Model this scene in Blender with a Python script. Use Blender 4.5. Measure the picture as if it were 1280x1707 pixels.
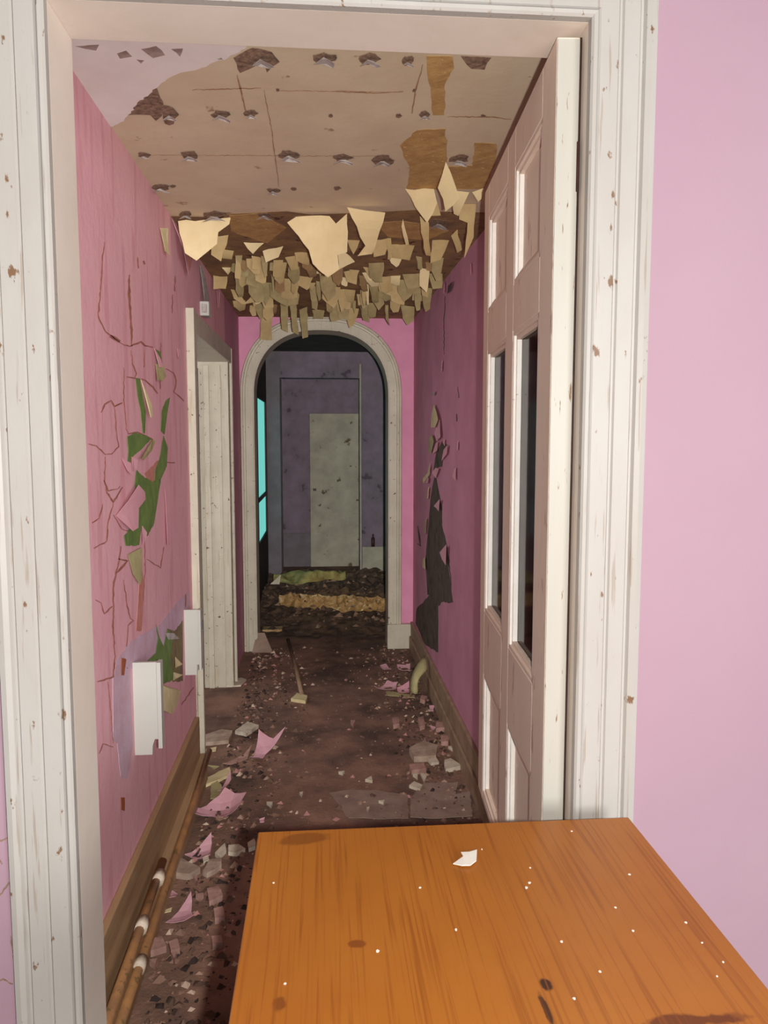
import bpy, bmesh, math, random
from mathutils import Vector, Matrix
from mathutils.geometry import delaunay_2d_cdt
random.seed(7)
S = bpy.context.scene
C = S.collection
for o in list(bpy.data.objects): bpy.data.objects.remove(o)
R = math.radians

# ------------------------------------------------------------------ camera
CAM_H, FPX, PITCH, YAW = 1.6, 1303.55, R(5.399), R(4.66)
cd = bpy.data.cameras.new('camera'); cam = bpy.data.objects.new('camera', cd); C.objects.link(cam)
cd.sensor_fit = 'VERTICAL'; cd.sensor_height = 36.0; cd.lens = 36.0 * FPX / 1707.0
cd.clip_start = 0.02; cd.clip_end = 60
cam.location = (0, 0, CAM_H); cam.rotation_euler = (R(90) - PITCH, 0, -YAW)
S.camera = cam
S.view_settings.view_transform = 'Standard'; S.view_settings.look = 'None'
S.view_settings.gamma = 1.0; S.view_settings.use_curve_mapping = False
S.view_settings.exposure = 0.0

# ------------------------------------------------------------------ world and lamps
w = bpy.data.worlds.new('world'); S.world = w; w.use_nodes = True
w.node_tree.nodes['Background'].inputs[0].default_value = (0.93, 0.95, 1.0, 1)
w.node_tree.nodes['Background'].inputs[1].default_value = 0.2

def lamp(name, kind, loc, energy, col, size=0.03, falloff=None, aim=None, **kw):
    d = bpy.data.lights.new(name, kind); o = bpy.data.objects.new(name, d); C.objects.link(o)
    o.location = loc; d.energy = energy; d.color = col
    if kind in ('POINT', 'SPOT'): d.shadow_soft_size = size
    if kind == 'AREA': d.size = size
    for k, v in kw.items(): setattr(d, k, v)
    if aim is not None:
        o.rotation_euler = (Vector(aim) - Vector(loc)).to_track_quat('-Z', 'Y').to_euler()
    if falloff:
        d.use_nodes = True; nt = d.node_tree
        em = nt.nodes['Emission']; lf = nt.nodes.new('ShaderNodeLightFalloff')
        lf.inputs['Strength'].default_value = 1.0
        ad = nt.nodes.new('ShaderNodeMath'); ad.operation = 'MULTIPLY_ADD'
        nt.links.new(lf.outputs['Constant'], ad.inputs[0]); ad.inputs[1].default_value = falloff
        nt.links.new(lf.outputs['Linear'], ad.inputs[2]); nt.links.new(ad.outputs[0], em.inputs['Strength'])
    return o
# camera flash, held upright so the tube sits to the right of the lens
lamp('camera_flash', 'POINT', (0.065, -0.01, 1.588), 46, (1.0, 0.965, 0.92), 0.012, 0.22)
# fill lamp added as an assumed unseen window, behind and right of the camera
lamp('front_room_assumed_fill', 'AREA', (1.7, -2.6, 1.75), 150, (0.97, 0.98, 1.0), 1.3, aim=(-0.5, 3.0, 1.35))
# unseen fill lamp added in the side room to lift the corridor's ambient light
lamp('side_room_fill', 'AREA', (-1.75, 4.3, 1.5), 11, (0.98, 0.98, 1.0), 1.6, aim=(0.7, 4.15, 1.2))
# assumed low daylight: warm spot beside the far passage window, lighting the rubble
lamp('passage_assumed_daylight', 'SPOT', (-0.45, 7.95, 1.35), 26, (1.0, 0.80, 0.45), 0.06,
     aim=(0.25, 7.0, 0.12), spot_size=R(42), spot_blend=0.6)

# ------------------------------------------------------------------ materials
def rgb(r, g, b):
    f = lambda c: ((c/255) / 12.92 if c/255 <= 0.04045 else ((c/255 + 0.055)/1.055)**2.4)
    return (f(r), f(g), f(b), 1)
MATS = {}
def mat(name, c1, c2=None, scale=6, rough=0.8, bump=0.0, bscale=60, speck=None, speck_scale=40, speck_lo=0.68,
        stretch=(1, 1, 1), emit=None, streak=None, island=None, spec=0.3, blobs=None):
    m = bpy.data.materials.new(name); m.use_nodes = True; nt = m.node_tree; N = nt.nodes; L = nt.links
    b = N['Principled BSDF']; b.inputs['Roughness'].default_value = rough
    b.inputs['Specular IOR Level'].default_value = spec
    tc = N.new('ShaderNodeTexCoord'); mp = N.new('ShaderNodeMapping'); mp.inputs['Scale'].default_value = stretch
    L.new(tc.outputs['Object'], mp.inputs['Vector'])
    def noise(s, det=6, rgh=0.6):
        n = N.new('ShaderNodeTexNoise'); n.inputs['Scale'].default_value = s
        n.inputs['Detail'].default_value = det; n.inputs['Roughness'].default_value = rgh
        L.new(mp.outputs['Vector'], n.inputs['Vector']); return n
    def ramp(src, lo, hi):
        r = N.new('ShaderNodeMapRange'); r.inputs['From Min'].default_value = lo; r.inputs['From Max'].default_value = hi
        L.new(src, r.inputs['Value']); return r.outputs['Result']
    def mix(fac, a, bb):
        x = N.new('ShaderNodeMix'); x.data_type = 'RGBA'
        if isinstance(fac, float): x.inputs[0].default_value = fac
        else: L.new(fac, x.inputs[0])
        for i, v in ((6, a), (7, bb)):
            if isinstance(v, tuple): x.inputs[i].default_value = v
            else: L.new(v, x.inputs[i])
        return x.outputs[2]
    col = c1
    if island:
        g = N.new('ShaderNodeNewGeometry'); cr = N.new('ShaderNodeValToRGB')
        cr.color_ramp.interpolation = 'CONSTANT'
        els = cr.color_ramp.elements
        while len(els) < len(island): els.new(0.5)
        for i, cc in enumerate(island): els[i].position = i/len(island); els[i].color = cc
        L.new(g.outputs['Random Per Island'], cr.inputs[0]); col = cr.outputs[0]
    elif c2: col = mix(ramp(noise(scale).outputs['Fac'], 0.35, 0.65), c1, c2)
    if speck:
        col = mix(ramp(noise(speck_scale, 4).outputs['Fac'], speck_lo, speck_lo + 0.04), col, speck)
    if streak:
        sm = N.new('ShaderNodeMapping'); sm.inputs['Scale'].default_value = streak[1]; L.new(tc.outputs['Object'], sm.inputs['Vector'])
        sn = N.new('ShaderNodeTexNoise'); sn.inputs['Scale'].default_value = streak[2]; sn.inputs['Detail'].default_value = 5; L.new(sm.outputs[0], sn.inputs['Vector'])
        col = mix(ramp(sn.outputs['Fac'], streak[3], streak[3]+0.06), col, streak[0])
    if blobs:
        dn = noise(14, 5)
        for (bx, by, rx, ry, bc, st) in blobs:
            sep = N.new('ShaderNodeSeparateXYZ'); L.new(tc.outputs['Object'], sep.inputs[0])
            def M(op, a, c=None):
                q = N.new('ShaderNodeMath'); q.operation = op
                for i, v in ((0, a), (1, c)):
                    if v is None: continue
                    if isinstance(v, (int, float)): q.inputs[i].default_value = v
                    else: L.new(v, q.inputs[i])
                return q.outputs[0]
            dx = M('DIVIDE', M('SUBTRACT', sep.outputs[0], bx), rx); dy = M('DIVIDE', M('SUBTRACT', sep.outputs[1], by), ry)
            rr = M('SQRT', M('ADD', M('MULTIPLY', dx, dx), M('MULTIPLY', dy, dy)))
            rr = M('ADD', rr, M('MULTIPLY', M('SUBTRACT', dn.outputs['Fac'], 0.5), 2.4))
            fac = M('MULTIPLY', ramp(rr, 1.0, 0.7), st)
            col = mix(fac, col, bc)
    if isinstance(col, tuple): b.inputs['Base Color'].default_value = col
    else: L.new(col, b.inputs['Base Color'])
    if bump:
        bp = N.new('ShaderNodeBump'); bp.inputs['Strength'].default_value = bump; bp.inputs['Distance'].default_value = 0.01
        L.new(noise(bscale, 5).outputs['Fac'], bp.inputs['Height']); L.new(bp.outputs[0], b.inputs['Normal'])
    if emit:
        b.inputs['Emission Color'].default_value = emit[0]; b.inputs['Emission Strength'].default_value = emit[1]
    MATS[name] = m; return m

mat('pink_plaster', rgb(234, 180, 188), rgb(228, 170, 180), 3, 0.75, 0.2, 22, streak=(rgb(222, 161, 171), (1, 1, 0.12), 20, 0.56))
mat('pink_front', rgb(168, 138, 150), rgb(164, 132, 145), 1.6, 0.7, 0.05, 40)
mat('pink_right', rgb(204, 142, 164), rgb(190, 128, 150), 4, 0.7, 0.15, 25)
mat('pink_arch', rgb(222, 152, 182), rgb(208, 138, 168), 4, 0.75, 0.1, 30)
mat('lilac_plaster', rgb(212, 184, 202), rgb(204, 162, 176), 14, 0.8, 0.15, 50)
mat('cream_paint', rgb(176, 171, 165), rgb(170, 163, 155), 4, 0.45, 0.10, 30, speck=rgb(120, 90, 66), speck_scale=46, speck_lo=0.665, stretch=(1, 1, 0.5), streak=(rgb(158, 146, 134), (1, 1, 0.05), 110, 0.62))
mat('cream_jamb', rgb(228, 214, 202), rgb(220, 206, 192), 4, 0.5, 0.05, 30)
mat('cream_worn', rgb(200, 193, 174), rgb(186, 179, 160), 6, 0.45, 0.12, 40, speck=rgb(96, 60, 44), speck_scale=40, speck_lo=0.65, streak=(rgb(182, 172, 148), (1, 1, 0.06), 70, 0.60))
mat('door_paint', rgb(236, 219, 203), rgb(228, 208, 190), 7, 0.5, 0.10, 30, stretch=(1, 1, 0.3), speck=rgb(196, 168, 152), speck_scale=24, speck_lo=0.63)
mat('door_edge', rgb(182, 178, 168), rgb(172, 166, 154), 5, 0.45, 0.1, 30, stretch=(1, 1, 0.12), speck=rgb(124, 94, 64), speck_scale=130, speck_lo=0.655)
mat('white_bead', rgb(240, 236, 230), rgb(226, 220, 212), 8, 0.4, speck=rgb(170, 150, 130), speck_scale=60, speck_lo=0.7)
mat('dark_wood', rgb(60, 42, 34), rgb(44, 30, 26), 12, 0.6)
mat('ceiling_board', rgb(216, 200, 172), rgb(206, 188, 160), 4, 0.85, 0.1, 30, speck=rgb(164, 138, 110), speck_scale=9, speck_lo=0.66)
mat('ceiling_white', rgb(240, 234, 230), rgb(230, 222, 218), 5, 0.8, 0.05, 30, speck=rgb(150, 126, 116), speck_scale=10, speck_lo=0.70)
mat('ceiling_brown', rgb(158, 126, 84), rgb(126, 98, 76), 9, 0.9, 0.4, 40, speck=rgb(86, 60, 48), speck_scale=12, speck_lo=0.62)
mat('ochre_plaster', rgb(198, 162, 104), rgb(172, 134, 86), 16, 0.9, 0.3, 50, speck=rgb(226, 204, 156), speck_scale=45, speck_lo=0.64)
mat('hole_dark', rgb(160, 134, 112), rgb(104, 82, 70), 60, 0.95, 0.4, 80)
mat('flake_grey', rgb(186, 178, 172), rgb(150, 140, 136), 40, 0.8)
mat('paper_cream', rgb(228, 208, 164), rgb(216, 194, 148), 8, 0.8, 0.08, 30)
mat('paper_tan', rgb(196, 172, 124), rgb(176, 148, 104), 10, 0.85, 0.1, 30)
mat('paper_olive', rgb(172, 156, 112), rgb(146, 126, 90), 12, 0.85, 0.1, 30)
mat('crack_brown', rgb(186, 124, 112), rgb(150, 92, 74), 20, 0.9)
mat('seam_tan', rgb(176, 140, 108), rgb(150, 112, 84), 20, 0.9)
mat('mould_grey', rgb(176, 158, 150), rgb(140, 120, 112), 24, 0.9)
mat('green_paint', rgb(122, 152, 78), rgb(96, 124, 64), 18, 0.5, 0.2, 40, speck=rgb(150, 130, 90), speck_scale=26, speck_lo=0.67)
mat('olive_plaster', rgb(140, 128, 84), rgb(118, 98, 76), 14, 0.8, 0.2, 40)
mat('rust_orange', rgb(172, 96, 56), rgb(140, 76, 52), 20, 0.8)
mat('tan_streak', rgb(206, 140, 130), rgb(186, 120, 104), 20, 0.8)
mat('pink_peel', rgb(226, 170, 180), rgb(216, 156, 168), 10, 0.6)
mat('bare_dark', rgb(98, 84, 76), rgb(74, 64, 58), 12, 0.9, 0.3, 40, speck=rgb(58, 62, 40), speck_scale=12, speck_lo=0.6)
mat('skirting_wood', rgb(176, 144, 108), rgb(142, 112, 82), 14, 0.5, 0.1, 40, stretch=(1, 0.08, 1))
mat('skirting_right', rgb(164, 138, 116), rgb(140, 116, 92), 10, 0.6, 0.15, 40)
mat('pipe_paint', rgb(176, 128, 82), rgb(146, 108, 76), 16, 0.4, speck=rgb(120, 96, 60), speck_scale=30, speck_lo=0.6)
mat('joint_white', rgb(226, 214, 198), rgb(190, 170, 144), 30, 0.4)
mat('floor_dirt', rgb(150, 116, 98), rgb(86, 68, 60), 3.2, 0.9, 0.5, 60, speck=rgb(156, 124, 104), speck_scale=22, speck_lo=0.64)
mat('front_carpet', rgb(90, 72, 62), rgb(70, 56, 50), 12, 0.95)
mat('rubble', rgb(104, 82, 66), rgb(60, 48, 42), 14, 0.95, 0.6, 40)
mat('plaster_chunk', rgb(184, 164, 146), rgb(150, 128, 112), 20, 0.9, 0.3, 60)
mat('plaster_pink', rgb(190, 150, 140), rgb(150, 116, 104), 20, 0.9, 0.3, 60)
mat('plaster_pale', rgb(216, 206, 186), rgb(190, 176, 154), 20, 0.9, 0.3, 60)
mat('scrap_pink', rgb(220, 172, 182), rgb(206, 156, 166), 14, 0.8, 0.1, 50)
mat('scrap_cream', rgb(222, 208, 164), rgb(204, 188, 142), 14, 0.8)
mat('scrap_olive', rgb(186, 178, 130), rgb(160, 150, 108), 14, 0.8)
mat('scrap_grey', rgb(158, 136, 122), rgb(132, 110, 98), 9, 0.9, 0.2, 40, speck=rgb(110, 90, 80), speck_scale=20, speck_lo=0.66)
mat('white_plastic', rgb(192, 191, 183), rgb(184, 182, 174), 3, 0.35, speck=rgb(150, 120, 100), speck_scale=18, speck_lo=0.73)
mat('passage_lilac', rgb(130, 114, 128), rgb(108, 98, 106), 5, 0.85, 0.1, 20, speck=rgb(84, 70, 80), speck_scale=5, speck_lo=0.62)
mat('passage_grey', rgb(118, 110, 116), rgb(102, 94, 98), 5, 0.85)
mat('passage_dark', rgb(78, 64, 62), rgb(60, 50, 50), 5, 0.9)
mat('mould_board', rgb(176, 170, 150), rgb(152, 146, 130), 5, 0.8, 0.1, 20, speck=rgb(96, 84, 62), speck_scale=8, speck_lo=0.64)
mat('window_lit', (0.05, 0.3, 0.28, 1), emit=((0.22, 0.78, 0.70, 1), 0.75))
mat('gold_sheet', rgb(196, 160, 104), rgb(150, 112, 70), 20, 0.35, 0.5, 50, spec=0.6)
mat('yellow_foam', rgb(176, 170, 110), rgb(140, 120, 70), 12, 0.8, 0.4, 40)
mat('metal_dark', rgb(70, 40, 34), rgb(50, 30, 26), 30, 0.5)
mat('crumbs', rgb(150, 120, 100), rough=0.9, island=[rgb(160, 132, 114), rgb(120, 92, 78), rgb(140, 110, 94), rgb(96, 72, 62), rgb(196, 172, 152), rgb(172, 126, 118), rgb(110, 86, 72), rgb(126, 98, 84)])
mat('rubble_bits', rgb(120, 96, 80), rough=0.9, island=[rgb(110, 86, 70), rgb(84, 66, 56), rgb(130, 104, 84), rgb(72, 58, 52), rgb(150, 126, 104)])
mat('dust_white', rgb(240, 232, 218), rough=0.9)
def glass():
    m = bpy.data.materials.new('dark_glass'); m.use_nodes = True; b = m.node_tree.nodes['Principled BSDF']
    b.inputs['Base Color'].default_value = (0.10, 0.06, 0.06, 1); b.inputs['Transmission Weight'].default_value = 1.0
    b.inputs['Roughness'].default_value = 0.08; b.inputs['IOR'].default_value = 1.12; MATS['dark_glass'] = m
glass()
def table_wood():
    m = mat('table_wood', rgb(176, 108, 40), rgb(166, 98, 34), 3, 0.38, blobs=[
        (-0.247, 0.544, 0.05, 0.02, rgb(120, 66, 28), 0.65),
        (0.059, 0.149, 0.01, 0.014, rgb(46, 24, 18), 0.95),
        (0.047, 0.104, 0.006, 0.035, rgb(50, 26, 18), 0.9),
        (0.214, 0.073, 0.07, 0.012, rgb(92, 44, 18), 0.85),
        (-0.178, 0.251, 0.014, 0.009, rgb(120, 62, 28), 0.8),
        (-0.281, 0.144, 0.012, 0.02, rgb(110, 56, 26), 0.7),
        ], spec=0.35)
    nt = m.node_tree; N = nt.nodes; L = nt.links; b = N['Principled BSDF']
    src = b.inputs['Base Color'].links[0].from_socket
    tc = N.new('ShaderNodeTexCoord'); mp = N.new('ShaderNodeMapping'); mp.inputs['Scale'].default_value = (1, 0.018, 1)
    wv = N.new('ShaderNodeTexNoise'); wv.inputs['Scale'].default_value = 190; wv.inputs['Detail'].default_value = 6; wv.inputs['Distortion'].default_value = 0.6
    L.new(tc.outputs['Object'], mp.inputs['Vector']); L.new(mp.outputs[0], wv.inputs['Vector'])
    r = N.new('ShaderNodeMapRange'); r.inputs['From Min'].default_value = 0.52; r.inputs['From Max'].default_value = 0.68; r.inputs['To Max'].default_value = 0.7
    L.new(wv.outputs['Fac'], r.inputs['Value'])
    x = N.new('ShaderNodeMix'); x.data_type = 'RGBA'; L.new(r.outputs[0], x.inputs[0]); L.new(src, x.inputs[6]); x.inputs[7].default_value = rgb(140, 76, 26)
    L.new(x.outputs[2], b.inputs['Base Color'])
table_wood()

# ------------------------------------------------------------------ mesh helpers
def tag(o, label=None, cat=None, group=None, kind=None):
    if label: o['label'] = label
    if cat: o['category'] = cat
    if group: o['group'] = group
    if kind: o['kind'] = kind
    return o
WL = {}
def link(name, verts, faces, m, parent=None, smooth=False):
    xs = [v[0] for v in verts]; ys = [v[1] for v in verts]; zs = [v[2] for v in verts]
    org = Vector(((min(xs)+max(xs))/2, (min(ys)+max(ys))/2, min(zs)))
    me = bpy.data.meshes.new(name); me.from_pydata([tuple(Vector(v) - org) for v in verts], [], faces)
    bm = bmesh.new(); bm.from_mesh(me); bmesh.ops.recalc_face_normals(bm, faces=bm.faces); bm.to_mesh(me); bm.free()
    me.materials.append(MATS[m])
    if smooth:
        for p in me.polygons: p.use_smooth = True
    o = bpy.data.objects.new(name, me); C.objects.link(o)
    WL[o] = org
    o.location = org - (WL[parent] if parent else Vector((0, 0, 0)))
    if parent: o.parent = parent
    return o
def empty(name, loc):
    o = bpy.data.objects.new(name, None); C.objects.link(o); o.location = loc; o.empty_display_size = 0.05
    WL[o] = Vector(loc); return o
def boxvf(x0, x1, y0, y1, z0, z1):
    v = [(x, y, z) for x in (x0, x1) for y in (y0, y1) for z in (z0, z1)]
    f = [(0, 1, 3, 2), (4, 6, 7, 5), (0, 4, 5, 1), (2, 3, 7, 6), (0, 2, 6, 4), (1, 5, 7, 3)]
    return v, f
def box(name, b, m, parent=None, bevel=0.0):
    v, f = boxvf(*b); o = link(name, v, f, m, parent)
    if bevel:
        md = o.modifiers.new('bevel', 'BEVEL'); md.width = bevel; md.segments = 2
    return o
def boxes(name, bl, m, parent=None):
    V, F = [], []
    for b in bl:
        v, f = boxvf(*b); n = len(V); V += v; F += [tuple(i+n for i in q) for q in f]
    return link(name, V, F, m, parent)
def struct(o): o['kind'] = 'structure'; return o
def prism(name, poly, axis, a, b, m, parent=None):
    """polygon extruded along axis from a to b; poly holds the two other coordinates in xyz order"""
    def p3(q, t): return (t, q[0], q[1]) if axis == 'x' else (q[0], t, q[1]) if axis == 'y' else (q[0], q[1], t)
    n = len(poly); V = [p3(q, a) for q in poly] + [p3(q, b) for q in poly]
    F = [tuple(range(n)), tuple(range(2*n-1, n-1, -1))] + [(i, (i+1) % n, n+(i+1) % n, n+i) for i in range(n)]
    return link(name, V, F, m, parent)
def tube(name, pts, r, m, parent=None, n=10, caps=True):
    V, F = [], []
    for i, p in enumerate(pts):
        p = Vector(p); d = (Vector(pts[min(i+1, len(pts)-1)]) - Vector(pts[max(i-1, 0)])).normalized()
        a = d.cross(Vector((0, 0, 1))); a = a.normalized() if a.length > 0.1 else Vector((1, 0, 0)); bb = d.cross(a)
        for k in range(n):
            t = 2*math.pi*k/n; V.append(tuple(p + r*(math.cos(t)*a + math.sin(t)*bb)))
    for i in range(len(pts)-1):
        for k in range(n): F.append((i*n+k, i*n+(k+1) % n, (i+1)*n+(k+1) % n, (i+1)*n+k))
    if caps: F += [tuple(range(n)), tuple(range(len(V)-1, len(V)-n-1, -1))]
    return link(name, V, F, m, parent, True)

# photograph pixel -> point on a plane of the place (axis = const)
_F = Vector((math.sin(YAW)*math.cos(PITCH), math.cos(YAW)*math.cos(PITCH), -math.sin(PITCH)))
_R = Vector((math.cos(YAW), -math.sin(YAW), 0)); _U = _R.cross(_F)
def at(px, py, axis, val):
    q = _F*FPX + _R*(px-640) - _U*(py-853.5); i = 'xyz'.index(axis); o = Vector((0, 0, CAM_H))
    return o + q*((val-o[i])/q[i])
Z1 = (0, 0, 2.0); Z2 = (560, 0, 1.7778); Z3 = (180, 320, 1.8824); Z4 = (100, 380, 3.878); Z5 = (100, 800, 3.4139)
Z7 = (660, 440, 3.0467); Z8 = (660, 960, 2.909); ZA = (0, 1200, 2.6667); ZB = (300, 1060, 2.4615); Z0 = (0, 0, 1.0)
def pz(z, pts): return [(z[0]+p[0]/z[2], z[1]+p[1]/z[2]) for p in pts]

def jag(poly, amp, step):
    out = []
    for i in range(len(poly)):
        a, b = poly[i], poly[(i+1) % len(poly)]
        L = math.hypot(b[0]-a[0], b[1]-a[1]); n = max(1, min(8, int(L/step)))
        for k in range(n):
            t = k/n; j = 0 if k == 0 else amp
            out.append((a[0]+(b[0]-a[0])*t + random.uniform(-j, j), a[1]+(b[1]-a[1])*t + random.uniform(-j, j)))
    return out
def inside(p, poly):
    c = False; j = len(poly)-1
    for i in range(len(poly)):
        a, b = poly[i], poly[j]
        if (a[1] > p[1]) != (b[1] > p[1]) and p[0] < (b[0]-a[0])*(p[1]-a[1])/(b[1]-a[1]+1e-12)+a[0]: c = not c
        j = i
    return c
def sheet(name, poly, to3d, thick, m, parent=None, disp=None, grid=5, normal_shift=0.0, smooth=False):
    """an irregular sheet: poly in plane metres; to3d(u, v, n) -> point; disp(u, v) -> bend along the normal"""
    us = [p[0] for p in poly]; vs = [p[1] for p in poly]
    w, h = max(us)-min(us), max(vs)-min(vs); pts = [Vector(p) for p in poly]; st = max(w, h)/grid
    if disp and grid > 1:
        for i in range(1, grid+1):
            for j in range(1, grid+1):
                q = (min(us)+w*(i-0.5)/grid, min(vs)+h*(j-0.5)/grid)
                if inside(q, poly): pts.append(Vector(q))
    n = len(poly)
    r = delaunay_2d_cdt(pts, [(i, (i+1) % n) for i in range(n)], [], 1, 1e-6)
    P, E, T = r[0], r[1], r[2]; T = [t for t in T if len(t) == 3]
    cnt = {}
    for t in T:
        for a, b in ((t[0], t[1]), (t[1], t[2]), (t[2], t[0])): cnt[frozenset((a, b))] = cnt.get(frozenset((a, b)), 0)+1
    N = len(P); V = []
    d = [disp(p[0], p[1]) if disp else 0.0 for p in P]
    V = [tuple(to3d(p[0], p[1], normal_shift+d[i]+thick)) for i, p in enumerate(P)] + [tuple(to3d(p[0], p[1], normal_shift+d[i])) for i, p in enumerate(P)]
    F = [tuple(t) for t in T] + [(t[2]+N, t[1]+N, t[0]+N) for t in T]
    for t in T:
        for a, b in ((t[0], t[1]), (t[1], t[2]), (t[2], t[0])):
            if cnt[frozenset((a, b))] == 1: F.append((b, a, a+N, b+N))
    return link(name, V, F, m, parent, smooth)

XL, XR, ZC, YA = -0.584, 0.70, 2.48, 5.858           # corridor: side walls, ceiling, arch wall
XJ, XJR, ZH, YJ, YB = -0.452, 0.481, 2.335, 1.43, 1.566   # near doorway: jambs, head, front and back of the wall
ZF = 0.30                                            # the front room lies a step above the corridor
def on_left(u, v, n): return (XL + n, u, v)          # u = Y, v = Z
def on_right(u, v, n): return (XR - n, u, v)
def on_ceil(u, v, n): return (u, v, ZC - n)          # u = X, v = Y
def on_floor(u, v, n): return (u, v, n)
def plane_poly(zoom, pts, axis, val):
    out = []
    for q in pz(zoom, pts):
        p = at(q[0], q[1], axis, val)
        out.append((p.y, p.z) if axis == 'x' else (p.x, p.z) if axis == 'y' else (p.x, p.y))
    return out
def ribbon(name, zoom, pts, width, axis, val, to3d, shift, m, parent):
    q = pz(zoom, pts); w0 = 0.72*width/zoom[2]/2; Lp, Rp = [], []
    # subdivide and roughen the path
    path = []
    for a, b in zip(q[:-1], q[1:]):
        n = max(1, int(math.hypot(b[0]-a[0], b[1]-a[1])/5))
        for k in range(n): path.append((a[0]+(b[0]-a[0])*k/n+random.uniform(-.7, .7), a[1]+(b[1]-a[1])*k/n+random.uniform(-.7, .7)))
    path.append(q[-1]); n = len(path)
    V, F = [], []
    for i, p in enumerate(path):
        a, b = path[max(0, i-1)], path[min(n-1, i+1)]; dx, dy = b[0]-a[0], b[1]-a[1]; l = math.hypot(dx, dy) or 1
        ww = w0*(0.25+0.75*math.sin(math.pi*min(1, max(0, (i+0.3)/n)))**0.5)*random.uniform(0.6, 1.3)
        for s in (-1, 1):
            t = at(p[0]-s*dy/l*ww, p[1]+s*dx/l*ww, axis, val)
            c = (t.y, t.z) if axis == 'x' else (t.x, t.z) if axis == 'y' else (t.x, t.y)
            V.append(tuple(to3d(c[0], c[1], shift)))
    F = [(2*i, 2*i+1, 2*i+3, 2*i+2) for i in range(n-1)]
    o = link(name, V, F, m, parent)
    md = o.modifiers.new('solidify', 'SOLIDIFY'); md.thickness = 0.0006; md.offset = 0
    return o

# ------------------------------------------------------------------ structure
floor = struct(box('floor', (-1.6, 1.6, 1.5, 11.0, -0.15, 0.0), 'floor_dirt'))
floor_front = struct(box('floor_front', (-1.6, 1.6, -1.2, 1.5, -0.15, ZF), 'front_carpet'))
# the wall between the front room and the corridor
wf = struct(empty('wall_near', (0, YJ, ZF)))
box('wall_panel', (-2.6, XJ-0.03, YJ, YB, ZF, 2.9), 'pink_front', wf)
box('wall_panel', (XJR+0.03, 2.6, YJ, YB, ZF, 2.9), 'pink_front', wf)
box('wall_panel', (XJ-0.03, XJR+0.03, YJ, YB, ZH+0.03, 2.9), 'pink_front', wf)
# corridor walls
wl = struct(empty('wall_left', (XL-0.1, 3.6, 0)))
DY0, DY1, DZ = 3.63, 4.98, 2.07
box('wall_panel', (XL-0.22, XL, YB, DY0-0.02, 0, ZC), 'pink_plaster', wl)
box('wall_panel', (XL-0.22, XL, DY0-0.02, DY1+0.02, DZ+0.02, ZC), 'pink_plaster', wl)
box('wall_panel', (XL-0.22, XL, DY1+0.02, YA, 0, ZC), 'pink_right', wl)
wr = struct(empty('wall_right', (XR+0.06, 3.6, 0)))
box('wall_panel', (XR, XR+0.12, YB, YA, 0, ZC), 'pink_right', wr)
ce = struct(empty('ceiling', (0, 3.7, ZC)))
box('ceiling_sheet', (XL-0.22, XR+0.12, YB, YA+0.25, ZC, ZC+0.1), 'ceiling_board', ce)

# ---- near doorway: jamb lining and moulded casing
PROF = [(0, 0), (0, .017), (.004, .021), (.010, .022), (.014, .018), (.018, .016), (.050, .016), (.053, .012), (.057, .012), (.060, .016),
        (.088, .017), (.091, .013), (.095, .013), (.099, .020), (.108, .024), (.118, .022), (.118, 0)]
t1 = struct(empty('trim_1', (0.0145, YJ, ZF)))
def casing(name, P0, d0, P1, d1, parent, m):
    V, F = [], []; n = len(PROF)
    for P, d in ((P0, d0), (P1, d1)):
        for u, v in PROF: V.append((P[0]+d[0]*u, YJ-v, P[1]+d[1]*u))
    for i in range(n-1): F.append((i, i+1, n+i+1, n+i))
    F += [tuple(range(n)), tuple(range(2*n-1, n-1, -1))]
    return link(name, V, F, m, parent)
casing('casing', (XJ, ZF), (-1, 0), (XJ, ZH), (-1, 1), t1, 'cream_paint')
casing('head_casing', (XJ, ZH), (-1, 1), (XJR, ZH), (1, 1), t1, 'cream_paint')
casing('casing', (XJR, ZF), (1, 0), (XJR, ZH), (1, 1), t1, 'cream_paint')
box('jamb', (XJ-0.03, XJ, YJ-0.001, YB, ZF, ZH), 'cream_jamb', t1, 0.002)
box('jamb', (XJR, XJR+0.03, YJ-0.001, YB, ZF, ZH), 'cream_jamb', t1, 0.002)
box('head_lining', (XJ-0.03, XJR+0.03, YJ-0.001, YB, ZH, ZH+0.03), 'cream_jamb', t1, 0.002)
box('threshold', (XJ, XJR, YJ-0.02, YB+0.01, ZF-0.03, ZF+0.012), 'dark_wood', t1)

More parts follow.
